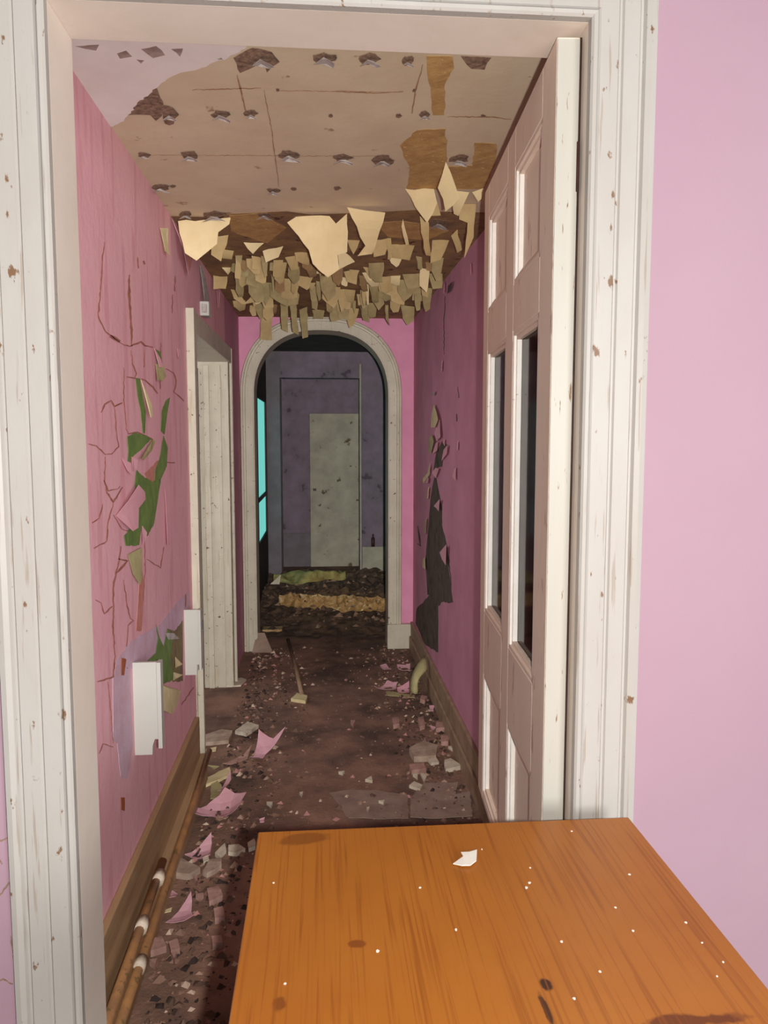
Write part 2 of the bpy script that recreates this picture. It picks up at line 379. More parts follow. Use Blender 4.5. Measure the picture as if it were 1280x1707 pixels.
# ---- the open panelled door against the right wall
def door():
    root = empty('door_1', (0.433, 1.458, 0.50)); struct(root)
    W, T, Z0d, Z1d = 0.902, 0.042, 0.0, 1.822         # u along the leaf, v thickness towards the wall
    ang = math.atan2(0.059, 0.90)
    def tr(u, v, z): return (0.433 + u*math.sin(ang) + v*math.cos(ang), 1.458 + u*math.cos(ang) - v*math.sin(ang), 0.50 + z)
    def dbox(name, u0, u1, v0, v1, z0, z1, m, parent=root, bev=0.0015):
        v, f = boxvf(u0, u1, v0, v1, z0, z1)
        o = link(name, [tr(*p) for p in v], f, m, parent)
        if bev:
            md = o.modifiers.new('bevel', 'BEVEL'); md.width = bev; md.segments = 1
        return o
    # panel columns (u) and rows (z), measured on the leaf
    cols = [(0.115, 0.405), (0.505, 0.815)]; rows = [(1.462, 1.728, 'panel'), (0.585, 1.352, 'glass'), (0.02, 0.392, 'panel')]
    e = dbox('stile', 0.0, cols[0][0], 0, T, 0, Z1d, 'door_paint')
    dbox('stile_edge', -0.003, 0.0, 0.001, T-0.001, 0.0, Z1d-0.004, 'door_edge', e, 0)
    dbox('stile', cols[1][1], W, 0, T, 0, Z1d, 'door_paint')
    dbox('mullion', cols[0][1], cols[1][0], 0, T, 0, Z1d, 'door_paint')
    for (c0, c1) in cols:
        zs = [0.0, rows[2][0], rows[2][1], rows[1][0], rows[1][1], rows[0][0], rows[0][1], Z1d]
        for k in range(0, 8, 2): dbox('rail', c0, c1, 0, T, zs[k], zs[k+1], 'door_paint')
        for z0, z1, kind in rows:
            if kind == 'panel':
                pn = dbox('panel', c0-0.004, c1+0.004, 0.018, 0.026, z0-0.004, z1+0.004, 'door_paint')
            else:
                pn = dbox('glass_pane', c0-0.004, c1+0.004, 0.019, 0.023, z0-0.004, z1+0.004, 'dark_glass', root, 0)
            dep = 0.018 if kind == 'panel' else 0.019
            # stepped moulding round the opening
            for b, d0, pr in ((0.011, 0.001, 0), (0.021, 0.007, 1)):
                a0 = 0 if pr == 0 else 0.011
                dbox('moulding', c0+a0, c0+b, d0, dep, z0+a0, z1-a0, 'white_bead', pn, 0.001)
                dbox('moulding', c1-b, c1-a0, d0, dep, z0+a0, z1-a0, 'white_bead', pn, 0.001)
                dbox('moulding', c0+a0, c1-a0, d0, dep, z0+a0, z0+b, 'door_paint', pn, 0.001)
                dbox('moulding', c0+a0, c1-a0, d0, dep, z1-b, z1-a0, 'door_paint', pn, 0.001)
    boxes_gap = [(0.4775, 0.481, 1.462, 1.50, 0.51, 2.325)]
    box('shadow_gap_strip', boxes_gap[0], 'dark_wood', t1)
    # hinges and lock case on the far stile
    for z in (0.25, 1.55): dbox('hinge', -0.005, 0.03, T-0.003, T+0.002, z, z+0.09, 'metal_dark')
    dbox('lock_case', W-0.012, W+0.004, 0.004, T-0.004, 0.42, 0.60, 'metal_dark')
    return root
door()

# ---- doorway in the left wall
t2 = struct(empty('trim_2', (XL, (DY0+DY1)/2, 0)))
box('casing_edge', (XL, XL+0.036, DY0-0.075, DY0, 0.76, 2.17), 'cream_worn', t2, 0.003)
box('casing_edge', (XL, XL+0.028, DY0+0.02, DY0+0.05, 0.0, 0.70), 'cream_worn', t2, 0.003)
box('head_casing', (XL, XL+0.03, DY0, DY1+0.09, DZ, 2.165), 'cream_worn', t2, 0.004)
box('casing', (XL, XL+0.018, DY1, DY1+0.085, 0.0, 2.165), 'cream_worn', t2, 0.004)
box('casing_bead', (XL, XL+0.034, DY1+0.085, DY1+0.11, 0.0, 2.165), 'cream_worn', t2, 0.006)
box('jamb', (XL-0.24, XL+0.004, DY0-0.02, DY0, 0, DZ), 'cream_worn', t2)
j2 = box('jamb', (XL-0.24, XL+0.004, DY1, DY1+0.02, 0, DZ), 'cream_worn', t2)
box('door_stop', (XL-0.135, XL-0.10, DY1-0.014, DY1, 0, DZ-0.02), 'cream_worn', j2, 0.002)
box('door_stop', (XL-0.045, XL-0.03, DY1-0.006, DY1, 0, DZ-0.02), 'cream_worn', j2, 0.002)
box('jamb_face', (XL-0.24, XL-0.165, DY1-0.03, DY1, 0, DZ-0.04), 'passage_grey', j2, 0.002)
box('strike_plate', (XL-0.205, XL-0.175, DY1-0.034, DY1-0.03, 0.86, 1.02), 'metal_dark', j2)
box('head_lining', (XL-0.24, XL+0.004, DY0-0.02, DY1+0.02, DZ, DZ+0.02), 'cream_worn', t2)
d2 = struct(empty('door_2', (XL-0.9, DY1+0.05, 0)))
box('leaf', (XL-1.55, XL-0.245, DY1+0.03, DY1+0.07, 0, DZ), 'cream_worn', d2)
for x0 in (XL-1.42, XL-0.80):
    for z0, z1 in ((0.2, 0.85), (1.0, 1.9)): box('panel', (x0, x0+0.42, DY1+0.022, DY1+0.03, z0, z1), 'cream_worn', d2, 0.006)
sr = struct(empty('wall_side_room', (-1.6, 4.2, 0)))
box('wall_panel', (-2.7, XL-0.22, 5.6, 5.7, 0, 2.6), 'pink_plaster', sr)
box('wall_panel', (-2.7, XL-0.22, 2.8, 2.9, 0, 2.6), 'pink_plaster', sr)
box('ceiling_panel', (-2.7, XL-0.22, 2.8, 5.7, 2.6, 2.7), 'ceiling_board', sr)
struct(box('floor_side_room', (-2.7, -1.6, 2.8, 5.7, -0.15, 0), 'floor_dirt'))

# ---- the arch at the end of the corridor
ACX, AHW, ASP, ATOP = 0.014, 0.505, 1.90, 2.398
def arch_pts(off, n=36):
    """left foot, up, round a flattened arch, down to the right foot; off widens it outwards"""
    a, b = AHW+off, ATOP-ASP+off; P = [(ACX-a, 0.0), (ACX-a, ASP*0.5)]
    for k in range(n+1):
        t = math.pi - math.pi*k/n; e = 2/2.35
        P.append((ACX + a*math.copysign(abs(math.cos(t))**e, math.cos(t)), ASP + b*abs(math.sin(t))**e))
    return P + [(ACX+a, ASP*0.5), (ACX+a, 0.0)]
def arch_wall():
    A = arch_pts(0.0); n = len(A); V, F = [], []
    out = []
    for (x, z) in A:
        # matching point on the wall's outer rectangle
        if z <= ASP*0.5+1e-6: out.append((XL-0.2 if x < ACX else XR+0.12, z))
        else:
            dx, dz = x-ACX, z-ASP*0.5; s = 1e9
            if dx > 1e-9: s = min(s, (XR+0.12-ACX)/dx)
            if dx < -1e-9: s = min(s, (XL-0.2-ACX)/dx)
            if dz > 1e-9: s = min(s, (ZC+0.05-ASP*0.5)/dz)
            out.append((ACX+dx*s, ASP*0.5+dz*s))
    for y in (YA, YA+0.22):
        V += [(p[0], y, p[1]) for p in A] + [(p[0], y, p[1]) for p in out]
    m = 2*n
    for i in range(n-1):
        F += [(i, i+1, n+i+1, n+i), (m+i, m+n+i, m+n+i+1, m+i+1), (i, m+i, m+i+1, i+1), (n+i, n+i+1, m+n+i+1, m+n+i)]
    return link('wall_arch', V, F, 'pink_arch')
wa = struct(arch_wall())
def arch_sweep(name, prof, y, m, parent):
    rows = [[(p[0], y-v, p[1]) for p in arch_pts(u)] for u, v in prof]; n = len(rows[0]); V = [p for r in rows for p in r]; F = []
    for j in range(len(rows)-1):
        for i in range(n-1): F.append((j*n+i, j*n+i+1, (j+1)*n+i+1, (j+1)*n+i))
    return link(name, V, F, m, parent)
t3 = struct(empty('trim_3', (ACX, YA, 0)))
arch_sweep('arch_casing', [(-.012, -0.22), (-.012, .028), (.0, .032), (.05, .032), (.055, .040), (.066, .042), (.072, .036), (.085, .034), (.09, .022), (.093, 0)], YA, 'cream_worn', t3)
box('plinth', (ACX+AHW-0.02, ACX+AHW+0.16, YA-0.055, YA, 0, 0.19), 'cream_worn', t3, 0.006)
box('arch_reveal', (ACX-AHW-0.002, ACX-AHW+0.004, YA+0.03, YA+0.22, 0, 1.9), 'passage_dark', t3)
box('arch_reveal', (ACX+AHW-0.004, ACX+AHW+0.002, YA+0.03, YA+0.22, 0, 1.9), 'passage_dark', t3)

# ---- the passage beyond the arch
YL, YE = 8.6, 9.75
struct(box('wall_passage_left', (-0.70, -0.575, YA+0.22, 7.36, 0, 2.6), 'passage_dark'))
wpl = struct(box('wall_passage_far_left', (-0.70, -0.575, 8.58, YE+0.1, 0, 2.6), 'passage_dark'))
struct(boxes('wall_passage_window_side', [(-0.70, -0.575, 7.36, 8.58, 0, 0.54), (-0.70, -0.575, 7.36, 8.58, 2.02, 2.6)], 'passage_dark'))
w1 = struct(empty('window_1', (-0.62, 7.97, 0.54)))
box('pane', (-0.60, -0.592, 7.40, 8.54, 0.58, 1.99), 'window_lit', w1)
box('frame_rail', (-0.605, -0.578, 7.36, 8.58, 0.54, 0.60), 'passage_dark', w1)
box('frame_rail', (-0.605, -0.578, 7.36, 8.58, 1.98, 2.02), 'passage_dark', w1)
box('frame_stile', (-0.605, -0.578, 7.36, 7.43, 0.60, 1.98), 'passage_dark', w1)
box('frame_stile', (-0.605, -0.578, 8.51, 8.58, 0.60, 1.98), 'passage_dark', w1)
box('glazing_bar', (-0.592, -0.582, 7.43, 8.51, 0.985, 1.03), 'passage_grey', w1)
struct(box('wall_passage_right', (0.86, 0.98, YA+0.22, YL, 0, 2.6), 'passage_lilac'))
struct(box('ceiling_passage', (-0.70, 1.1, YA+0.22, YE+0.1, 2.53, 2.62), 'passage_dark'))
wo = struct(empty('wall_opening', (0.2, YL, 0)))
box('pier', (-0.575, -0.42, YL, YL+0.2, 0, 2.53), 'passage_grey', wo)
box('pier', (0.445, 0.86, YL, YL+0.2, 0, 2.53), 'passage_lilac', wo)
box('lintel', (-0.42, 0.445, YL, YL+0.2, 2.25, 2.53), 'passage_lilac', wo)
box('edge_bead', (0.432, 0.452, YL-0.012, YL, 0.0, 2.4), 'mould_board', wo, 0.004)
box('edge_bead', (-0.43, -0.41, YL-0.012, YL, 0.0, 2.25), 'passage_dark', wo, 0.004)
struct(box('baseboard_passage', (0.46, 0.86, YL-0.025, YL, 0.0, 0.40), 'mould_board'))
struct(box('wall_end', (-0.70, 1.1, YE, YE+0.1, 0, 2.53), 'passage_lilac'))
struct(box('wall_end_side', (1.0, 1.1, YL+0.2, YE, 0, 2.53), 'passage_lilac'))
d3 = struct(empty('door_3', (0.17, YE, 0)))
box('leaf', (-0.125, 0.475, YE-0.05, YE, 0.0, 1.90), 'mould_board', d3, 0.004)
box('handle', (-0.09, -0.05, YE-0.075, YE-0.05, 0.95, 0.98), 'metal_dark', d3)
struct(box('baseboard_end', (-0.575, -0.125, YE-0.02, YE, 0.0, 0.42), 'passage_grey'))

# ---- baseboards
bl = struct(empty('baseboard_left', (XL, 2.6, 0)))
box('board', (XL, XL+0.022, YB, DY0-0.08, 0.02, 0.325), 'skirting_wood', bl, 0.004)
box('ledge', (XL, XL+0.05, YB, DY0-0.05, 0.0, 0.14), 'skirting_wood', bl, 0.006)
br = struct(empty('baseboard_right', (XR, 3.8, 0)))
box('board', (XR-0.02, XR, YB, YA, 0.0, 0.20), 'skirting_right', br, 0.004)
box('ledge', (XR-0.035, XR-0.02, YB, YA, 0.0, 0.10), 'skirting_right', br, 0.004)

# ------------------------------------------------------------------ left wall: lilac ghost, green patches, cracks, peelings
def wpatch(name, zoom, pts, m, shift=0.0, thick=0.0012, j=0.008, parent=wl, axis='x', val=XL, to3d=on_left, disp=None, grid=4):
    pp = plane_poly(zoom, pts, axis, val)
    if j: pp = jag(pp, j*0.35, j*2.2)
    try: return sheet(name, pp, to3d, thick, m, parent, disp, grid, shift)
    except Exception as e: print('patch failed', name, e)
wpatch('lilac_patch', Z5, [(310, 1040), (400, 920), (480, 870), (560, 830), (640, 730), (700, 660), (730, 640), (735, 730), (697, 735), (697, 900), (600, 1000), (560, 1075), (400, 1075), (330, 1050)], 'lilac_plaster', 0, 0.0008)
wpatch('lilac_patch', Z5, [(300, 1130), (318, 1052), (400, 1078), (412, 1500), (400, 1640), (375, 1707), (345, 1690), (325, 1500), (300, 1480)], 'lilac_plaster', 0, 0.0008)
GREEN = [
 (Z4, [(485, 970), (512, 975), (530, 1080), (552, 1190), (546, 1330), (532, 1322), (520, 1190), (498, 1080)]),
 (Z4, [(708, 1095), (690, 1200), (672, 1335), (648, 1312), (655, 1180), (680, 1120)]),
 (Z4, [(430, 1350), (480, 1322), (540, 1340), (588, 1362), (500, 1450), (455, 1485), (445, 1560), (428, 1562), (437, 1450)]),
 (Z4, [(665, 1340), (692, 1420), (686, 1540), (640, 1640), (628, 1720), (598, 1720), (612, 1560), (640, 1490)]),
 (Z4, [(610, 780), (645, 800), (656, 885), (640, 900), (618, 850)]),
 (Z5, [(430, -55), (470, -20), (520, 10), (570, -10), (530, 250), (492, 320), (475, 300), (460, 262), (445, 372), (370, 376), (360, 320), (400, 270), (412, 160), (440, 100), (420, 30)]),
 (Z5, [(540, 820), (562, 900), (585, 950), (605, 850), (640, 880), (625, 1000), (640, 1140), (580, 1162), (556, 1120), (546, 1060), (500, 1068), (482, 1040), (540, 985), (552, 900)]),
]
for k, (z, p) in enumerate(GREEN): wpatch('green_patch', z, p, 'green_paint', 0.001+0.0003*k, 0.001, 0.006)
wpatch('olive_patch', Z5, [(605, 850), (650, 860), (697, 800), (697, 1145), (640, 1150), (622, 1000), (640, 900)], 'olive_plaster', 0.001, 0.001)
wpatch('brown_patch', Z4, [(610, 1520), (640, 1500), (612, 1640), (590, 1660), (545, 1590)], 'tan_streak', 0.0005, 0.001)
CR = [
 (Z4, [(285, 90), (270, 200), (265, 350), (255, 450), (243, 570), (290, 670), (350, 715), (410, 755)], 11), (Z4, [(320, 700), (350, 715), (385, 735)], 34),
 (Z4, [(447, 300), (443, 430), (455, 600), (462, 700), (460, 765)], 22), (Z4, [(410, 755), (450, 765), (520, 735), (545, 760), (600, 772)], 14),
 (Z4, [(455, 790), (465, 880), (490, 940), (480, 970)], 9), (Z4, [(430, 960), (480, 970), (550, 985), (600, 1030), (630, 1070)], 14),
 (Z4, [(262, 1195), (285, 1140), (330, 1115), (350, 1155), (400, 1130)], 16), (Z4, [(410, 900), (410, 1130), (425, 1300), (440, 1330)], 8),
 (Z4, [(350, 1160), (360, 1300), (375, 1415), (330, 1460), (290, 1465)], 9), (Z4, [(180, 1395), (230, 1410), (290, 1465)], 9),
 (Z4, [(290, 1480), (285, 1640), (310, 1700), (370, 1690), (385, 1670)], 9), (Z4, [(680, 910), (735, 940), (750, 990), (735, 1060), (800, 1120)], 10),
 (Z4, [(690, 1515), (740, 1518)], 12), (Z4, [(740, 310), (740, 410)], 9), (Z4, [(725, 430), (722, 550)], 8), (Z4, [(650, 740), (645, 1040)], 8),
 (Z4, [(500, 190), (505, 260)], 10), (Z4, [(535, 215), (545, 235)], 18), (Z4, [(545, 780), (540, 900)], 7), (Z4, [(440, 1330), (500, 1320), (600, 1370)], 16),
 (Z5, [(250, 0), (265, 70), (300, 130), (355, 40)], 12), (Z5, [(300, 130), (270, 250), (265, 350), (190, 390)], 10), (Z5, [(240, 140), (220, 220), (180, 245)], 9),
 (Z5, [(300, 200), (350, 280), (390, 290)], 9), (Z5, [(345, 380), (330, 480), (300, 600), (300, 850), (310, 1000)], 14),
 (Z5, [(360, 570), (380, 720), (400, 790), (415, 800), (385, 830), (375, 950)], 9), (Z5, [(200, 685), (230, 700), (250, 760), (295, 720)], 10),
 (Z5, [(310, 1000), (300, 1120), (210, 1150)], 11), (Z5, [(270, 1150), (285, 1300), (300, 1500)], 6), (Z5, [(490, 450), (570, 500), (590, 380)], 8),
 (Z5, [(480, 330), (482, 500), (470, 690)], 8), (Z5, [(330, 450), (385, 460), (320, 530)], 16), (Z5, [(715, 650), (712, 725)], 10),
 (Z5, [(690, 1280), (760, 1180)], 8), (Z5, [(220, 1560), (240, 1500), (300, 1520)], 8),
]
for z, p, wd in CR: ribbon('crack', z, p, wd, 'x', XL, on_left, 0.0014, 'crack_brown', wl)
wpatch('rust_streak', Z5, [(455, 470), (480, 600), (470, 740), (462, 860), (430, 860), (442, 700)], 'tan_streak', 0.0005, 0.001)
wpatch('rust_stain', Z5, [(345, 1012), (372, 1020), (360, 1112), (345, 1112)], 'rust_orange', 0.002, 0.001, 0)
wpatch('rust_stain', ZA, [(535, 345), (552, 345), (552, 405), (537, 400)], 'rust_orange', 0.001, 0.001, 0)
def curl(a, p0): return lambda u, v: 0.002 + 0.022*math.tanh((a*abs(u-p0[0])*0.45 + 0.5*a*abs(v-p0[1]))/0.022)
def peel(zoom, pts, m, a=0.25, anchor=0, parent=wl, axis='x', val=XL, to3d=on_left):
    pp = plane_poly(zoom, pts, axis, val)
    return sheet('peeled_flap', pp, to3d, 0.001, m, parent, curl(a, pp[anchor]), 5, 0.002)
peel(Z4, [(610, 880), (640, 875), (652, 960), (632, 990), (607, 985)], 'scrap_olive')
peel(Z4, [(600, 775), (625, 850), (632, 900), (615, 900)], 'pink_peel')
peel(Z4, [(512, 975), (555, 1150), (555, 1220), (545, 1225)], 'scrap_cream')
peel(Z4, [(590, 1365), (602, 1378), (560, 1440), (490, 1502), (475, 1490)], 'scrap_olive')
peel(Z4, [(455, 1480), (480, 1500), (470, 1560), (440, 1580)], 'pink_peel')
peel(Z4, [(390, 1490), (430, 1520), (430, 1600), (410, 1570)], 'pink_peel')
peel(Z5, [(310, 205), (350, 120), (400, 28), (437, 70), (440, 112), (405, 160), (400, 272), (372, 292)], 'pink_peel', 0.3)
peel(Z5, [(460, 262), (475, 300), (470, 330), (448, 370)], 'pink_peel')
peel(Z5, [(378, 425), (445, 385), (440, 560), (430, 597), (400, 540)], 'scrap_olive', 0.1)
peel(Z5, [(552, 1158), (650, 1200), (620, 1300), (595, 1337), (555, 1312)], 'scrap_cream', 0.4)
peel(Z5, [(650, 1008), (672, 1050), (640, 1070)], 'scrap_cream'); peel(Z5, [(640, 1095), (672, 1110), (628, 1142)], 'scrap_cream')
peel(Z5, [(590, 870), (620, 872), (645, 905), (600, 910)], 'flake_grey')
peel(Z5, [(590, 60), (600, 60), (612, 230), (600, 370), (590, 370)], 'pink_peel', 0.1)
peel(Z4, [(640, 0), (668, 0), (665, 120), (675, 180), (650, 150)], 'scrap_cream', 0.3)
peel(Z4, [(715, -60), (770, 80), (800, 300), (790, 300), (755, 120)], 'pink_peel', 0.3)
peel(Z4, [(790, 100), (830, 180), (800, 300), (790, 280)], 'tan_streak', 0.3)
peel(Z4, [(898, 240), (905, 240), (935, 470), (905, 480)], 'flake_grey', 0.3)
peel(Z4, [(1006, 405), (1018, 405), (1012, 520), (1004, 520)], 'pink_peel', 0.2)
peel(Z4, [(750, 780), (760, 780), (756, 840), (748, 835)], 'pink_peel', 0.2)

# ------------------------------------------------------------------ right wall: torn paper and bare plaster
RW = dict(parent=wr, axis='x', val=XR, to3d=on_right)
wpatch('bare_patch', Z7, [(185, 1130), (200, 1060), (235, 1240), (235, 1330), (262, 1440), (270, 1560), (290, 1720), (250, 1720), (200, 1700), (160, 1680), (150, 1500), (165, 1330), (175, 1200)], 'bare_dark', 0, 0.001, 0.02, **RW)
wpatch('bare_patch', Z7, [(205, 960), (235, 900), (265, 920), (240, 990), (235, 1030), (190, 1050)], 'bare_dark', 0, 0.001, 0.02, **RW)
wpatch('bare_patch', Z8, [(200, -15), (262, 0), (270, 90), (205, 145), (205, 370), (140, 330), (95, 230), (100, 160), (160, 95)], 'bare_dark', 0, 0.0012, 0.02, **RW)
for z, p, m in [
  (Z7, [(185, 760), (205, 715), (220, 750), (232, 790), (215, 830), (185, 830)], 'scrap_cream'), (Z7, [(215, 810), (232, 790), (240, 880), (215, 900), (205, 860)], 'pink_peel'),
  (Z7, [(172, 880), (195, 870), (208, 900), (190, 965), (172, 950)], 'scrap_olive'), (Z7, [(205, 910), (222, 905), (218, 950), (195, 965)], 'pink_peel'),
  (Z7, [(240, 905), (255, 890), (258, 925)], 'pink_peel'), (Z7, [(245, 945), (275, 920), (270, 965), (240, 1000)], 'pink_peel'),
  (Z7, [(205, 1035), (230, 1040), (210, 1088), (192, 1060)], 'pink_peel'), (Z7, [(165, 1060), (185, 1010), (180, 1070), (150, 1115), (148, 1090)], 'scrap_cream'),
  (Z7, [(150, 1090), (178, 1085), (175, 1112), (150, 1115)], 'pink_peel'), (Z7, [(195, 1230), (240, 1195), (232, 1255), (215, 1240)], 'pink_peel'),
  (Z7, [(225, 1465), (275, 1425), (270, 1530), (245, 1500)], 'pink_peel'), (Z7, [(188, 655), (208, 650), (205, 668), (192, 668)], 'flake_grey'),
  (Z7, [(235, 500), (243, 490), (242, 545), (234, 550)], 'pink_peel'), (Z7, [(300, 1040), (312, 1035), (312, 1100), (295, 1080)], 'pink_peel'),
  (Z7, [(315, 905), (323, 900), (322, 945), (315, 945)], 'pink_peel'), (Z7, [(140, 1500), (158, 1490), (160, 1550), (140, 1540)], 'scrap_cream'),
  (Z7, [(152, 1300), (165, 1290), (160, 1370), (150, 1370)], 'scrap_olive'), (Z7, [(163, 1150), (178, 1130), (172, 1190), (163, 1195)], 'scrap_cream'),
  (Z7, [(270, 110), (300, 90), (285, 140), (268, 150)], 'bare_dark'), (Z7, [(380, 0), (388, 0), (392, 55), (386, 55)], 'pink_peel'), (Z7, [(245, 80), (255, 100), (255, 150), (248, 150)], 'pink_peel')]:
    peel(z, p, m, 0.12, 0, **RW)
for z, p, wd in [(Z7, [(250, 160), (245, 300), (245, 460)], 5), (Z7, [(315, 620), (320, 680)], 5), (Z7, [(310, 760), (310, 800)], 7), (Z7, [(110, 1330), (125, 1430), (110, 1420)], 12), (Z7, [(262, 1440), (275, 1560), (285, 1700)], 6)]:
    ribbon('crack', z, p, wd, 'x', XR, on_right, 0.0012, 'bare_dark', wr)
# near wall cracks at the far left
def on_front(u, v, n): return (u, YJ-n, v)
for p in ([(-12, 1392), (2, 1402), (14, 1396)], [(-12, 1500), (4, 1488), (16, 1470)], [(-12, 1640), (6, 1632), (22, 1640)], [(18, 1560), (24, 1600)], [(-10, 1420), (4, 1440)]):
    ribbon('crack', Z0, p, 4, 'y', YJ, on_front, 0.0012, 'hole_dark', wf)

# ------------------------------------------------------------------ ceiling: paint remnant, ochre patches, nail holes, seams
def cpatch(name, zoom, pts, m, shift, thick=0.001, j=0.01): return wpatch(name, zoom, pts, m, shift, thick, j, ce, 'z', ZC, on_ceil)
wp = plane_poly(Z1, [(820, 158), (760, 190), (720, 202), (660, 228), (600, 240), (555, 262), (520, 292), (480, 322), (450, 352), (425, 385), (412, 402), (376, 420)], 'z', ZC)
_j = jag(wp, 0.004, 0.012); _j = _j[:_j.index(wp[-1])+1]
wp = [(wp[0][0]+0.02, YB)] + _j + [(XL, wp[-1][1]), (XL, YB)]
sheet('paint_sheet', wp, on_ceil, 0.002, 'ceiling_white', ce)
# brown bared zone at the far half
bz = plane_poly(Z3, [(215, 75), (300, 78), (390, 68), (470, 64), (560, 60), (640, 70), (750, 66), (850, 62), (960, 56), (1010, 60)], 'z', ZC)
bz = [(XL, bz[0][1])] + [(min(max(p[0], XL), XR), p[1]) for p in bz] + [(XR, bz[-1][1]), (XR, YA), (XL, YA)]
sheet('bared_patch', bz, on_ceil, 0.0012, 'ceiling_brown', ce)
for z, p, m in [
  (Z1, [(428, 382), (450, 348), (520, 288), (545, 350), (540, 385), (520, 402), (500, 382)], 'hole_dark'), (Z1, [(778, 192), (842, 158), (905, 172), (932, 205), (890, 240), (870, 210), (800, 242)], 'hole_dark'),
  (Z2, [(268, 165), (345, 165), (350, 200), (322, 250), (320, 340), (288, 340)], 'ochre_plaster'), (Z2, [(370, 165), (460, 170), (440, 205), (400, 202)], 'hole_dark'),
  (Z2, [(190, 430), (240, 385), (325, 380), (330, 470), (300, 560), (210, 560), (218, 500)], 'ochre_plaster'), (Z2, [(410, 422), (475, 425), (470, 490), (440, 558), (322, 560), (332, 492), (405, 490)], 'ochre_plaster'),
  (Z3, [(380, 72), (470, 66), (560, 110), (500, 160), (420, 135), (385, 120)], 'ochre_plaster'), (Z3, [(840, 95), (920, 90), (1000, 100), (1070, 120), (1000, 150), (880, 140)], 'ochre_plaster')]:
    cpatch('torn_patch', z, p, m, 0.0012 if z is Z3 else 0.0004)
HOLES = [(435, 97, 52, 24), (540, 95, 50, 20), (616, 97, 42, 22), (680, 100, 25, 20), (282, 190, 34, 40), (368, 190, 38, 20), (418, 188, 28, 16), (551, 192, 9, 8),
         (665, 192, 12, 8), (708, 190, 26, 14), (805, 192, 10, 6), (240, 257, 24, 12), (316, 258, 36, 20), (482, 257, 46, 18), (572, 262, 40, 14), (638, 266, 42, 22), (765, 264, 40, 18),
         (268, 312, 36, 13), (288, 310, 12, 6), (455, 317, 26, 10), (490, 314, 12, 7), (562, 313, 15, 8), (310, 357, 26, 14), (357, 357, 46, 14), (440, 358, 30, 9), (500, 362, 26, 8), (730, 372, 44, 22), (690, 150, 7, 7), (463, 149, 7, 7)]
for (cx, cy, ww, hh) in HOLES:
    poly = []
    for k in range(12):
        t = 2*math.pi*k/12; r = random.uniform(0.6, 1.0)
        poly.append((cx+ww/2*r*math.cos(t), cy+hh/2*r*math.sin(t)+(cx-cx)))
    pp = plane_poly(Z0, poly, 'z', ZC)
    h = sheet('nail_hole', pp, on_ceil, 0.0012, 'hole_dark', ce, None, 1, 0.0012)
    if ww > 20:
        c0 = at(cx, cy, 'z', ZC); s = ww/2200*c0.y*0.62
        pl = [(c0.x-s*0.9, c0.y), (c0.x-s*0.2, c0.y-s*0.5), (c0.x+s, c0.y-s*0.35), (c0.x+s*0.8, c0.y+s*0.35), (c0.x-s*0.3, c0.y+s*0.45)]
        pl = [(x+random.uniform(-.2, .2)*s, y+random.uniform(-.2, .2)*s) for x, y in pl]
        sheet('plaster_flake', pl, on_ceil, 0.001, 'flake_grey', h, lambda u, v, c=c0: 0.004+0.5*abs(u-c.x), 4, 0.003)
for z, p, wd in [(Z1, [(790, 250), (805, 310), (820, 370)], 7), (Z1, [(640, 298), (760, 295), (870, 292)], 4), (Z1, [(880, 300), (905, 430), (930, 620)], 4), (Z2, [(258, 190), (235, 270), (225, 335)], 6),
                 (Z2, [(0, 270), (120, 275), (200, 270)], 4), (Z2, [(330, 345), (450, 345), (520, 352)], 4), (Z1, [(920, 300), (1280, 305)], 2.5), (Z1, [(480, 515), (1280, 520)], 2)]:
    ribbon('seam', z, p, wd, 'z', ZC, on_ceil, 0.0012, 'seam_tan', ce)
for p in ([(390, 175), (420, 165), (440, 185), (400, 192)], [(470, 160), (520, 150), (550, 180), (510, 190)], [(570, 160), (610, 158), (600, 185)], [(250, 150), (330, 145), (320, 165)], [(455, 195), (480, 198), (470, 208)]):
    cpatch('mould_patch', Z1, p, 'mould_grey', 0.002, 0.0006, 0.008)

# ------------------------------------------------------------------ hanging paper flaps under the ceiling
def flap(zoom, pts, m, bend=None, extra=0.0):
    q = pz(zoom, pts); ty = min(p[1] for p in q)
    xm = sum(p[0] for p in q)/len(q)
    Y = min(at(xm, ty, 'z', ZC-0.003).y, YA-0.12) if ty < 520 else YA-random.uniform(0.1, 0.25)
    pp = [(p.x, p.z) for p in (at(a, b, 'y', Y) for a, b in q)]
    pp = jag(pp, 0.004, 0.03)
    top = max(p[1] for p in pp); hgt = top-min(p[1] for p in pp)
    # a flap that starts below the ceiling line is carried up to it by a narrow neck
    b0 = random.uniform(-0.35, 0.5) if bend is None else bend; ph = random.uniform(0, 6); fr = random.uniform(14, 30); am = random.uniform(0.05, 0.12)*hgt
    xc = sum(p[0] for p in pp)/len(pp); tw = random.uniform(-0.5, 0.5)
    def disp(u, v):
        t = (top-v)/max(hgt, 1e-3)
        return b0*hgt*t*t + am*t*math.sin(u*fr+ph) + tw*(u-xc)*t
    o = sheet('paper_flap', pp, lambda u, v, n: (u, Y-n, min(v, ZC-0.0005)), 0.0009, m, ce, disp, 6)
    if top < ZC-0.012:
        sheet('paper_strip', [(xc-0.012, top-0.02), (xc+0.012, top-0.02), (xc+0.02, ZC-0.001), (xc-0.02, ZC-0.001)], lambda u, v, n: (u, Y+0.002-n, v), 0.0009, m, o, None, 1)
    return o
A_, T_, O_ = 'paper_cream', 'paper_tan', 'paper_olive'
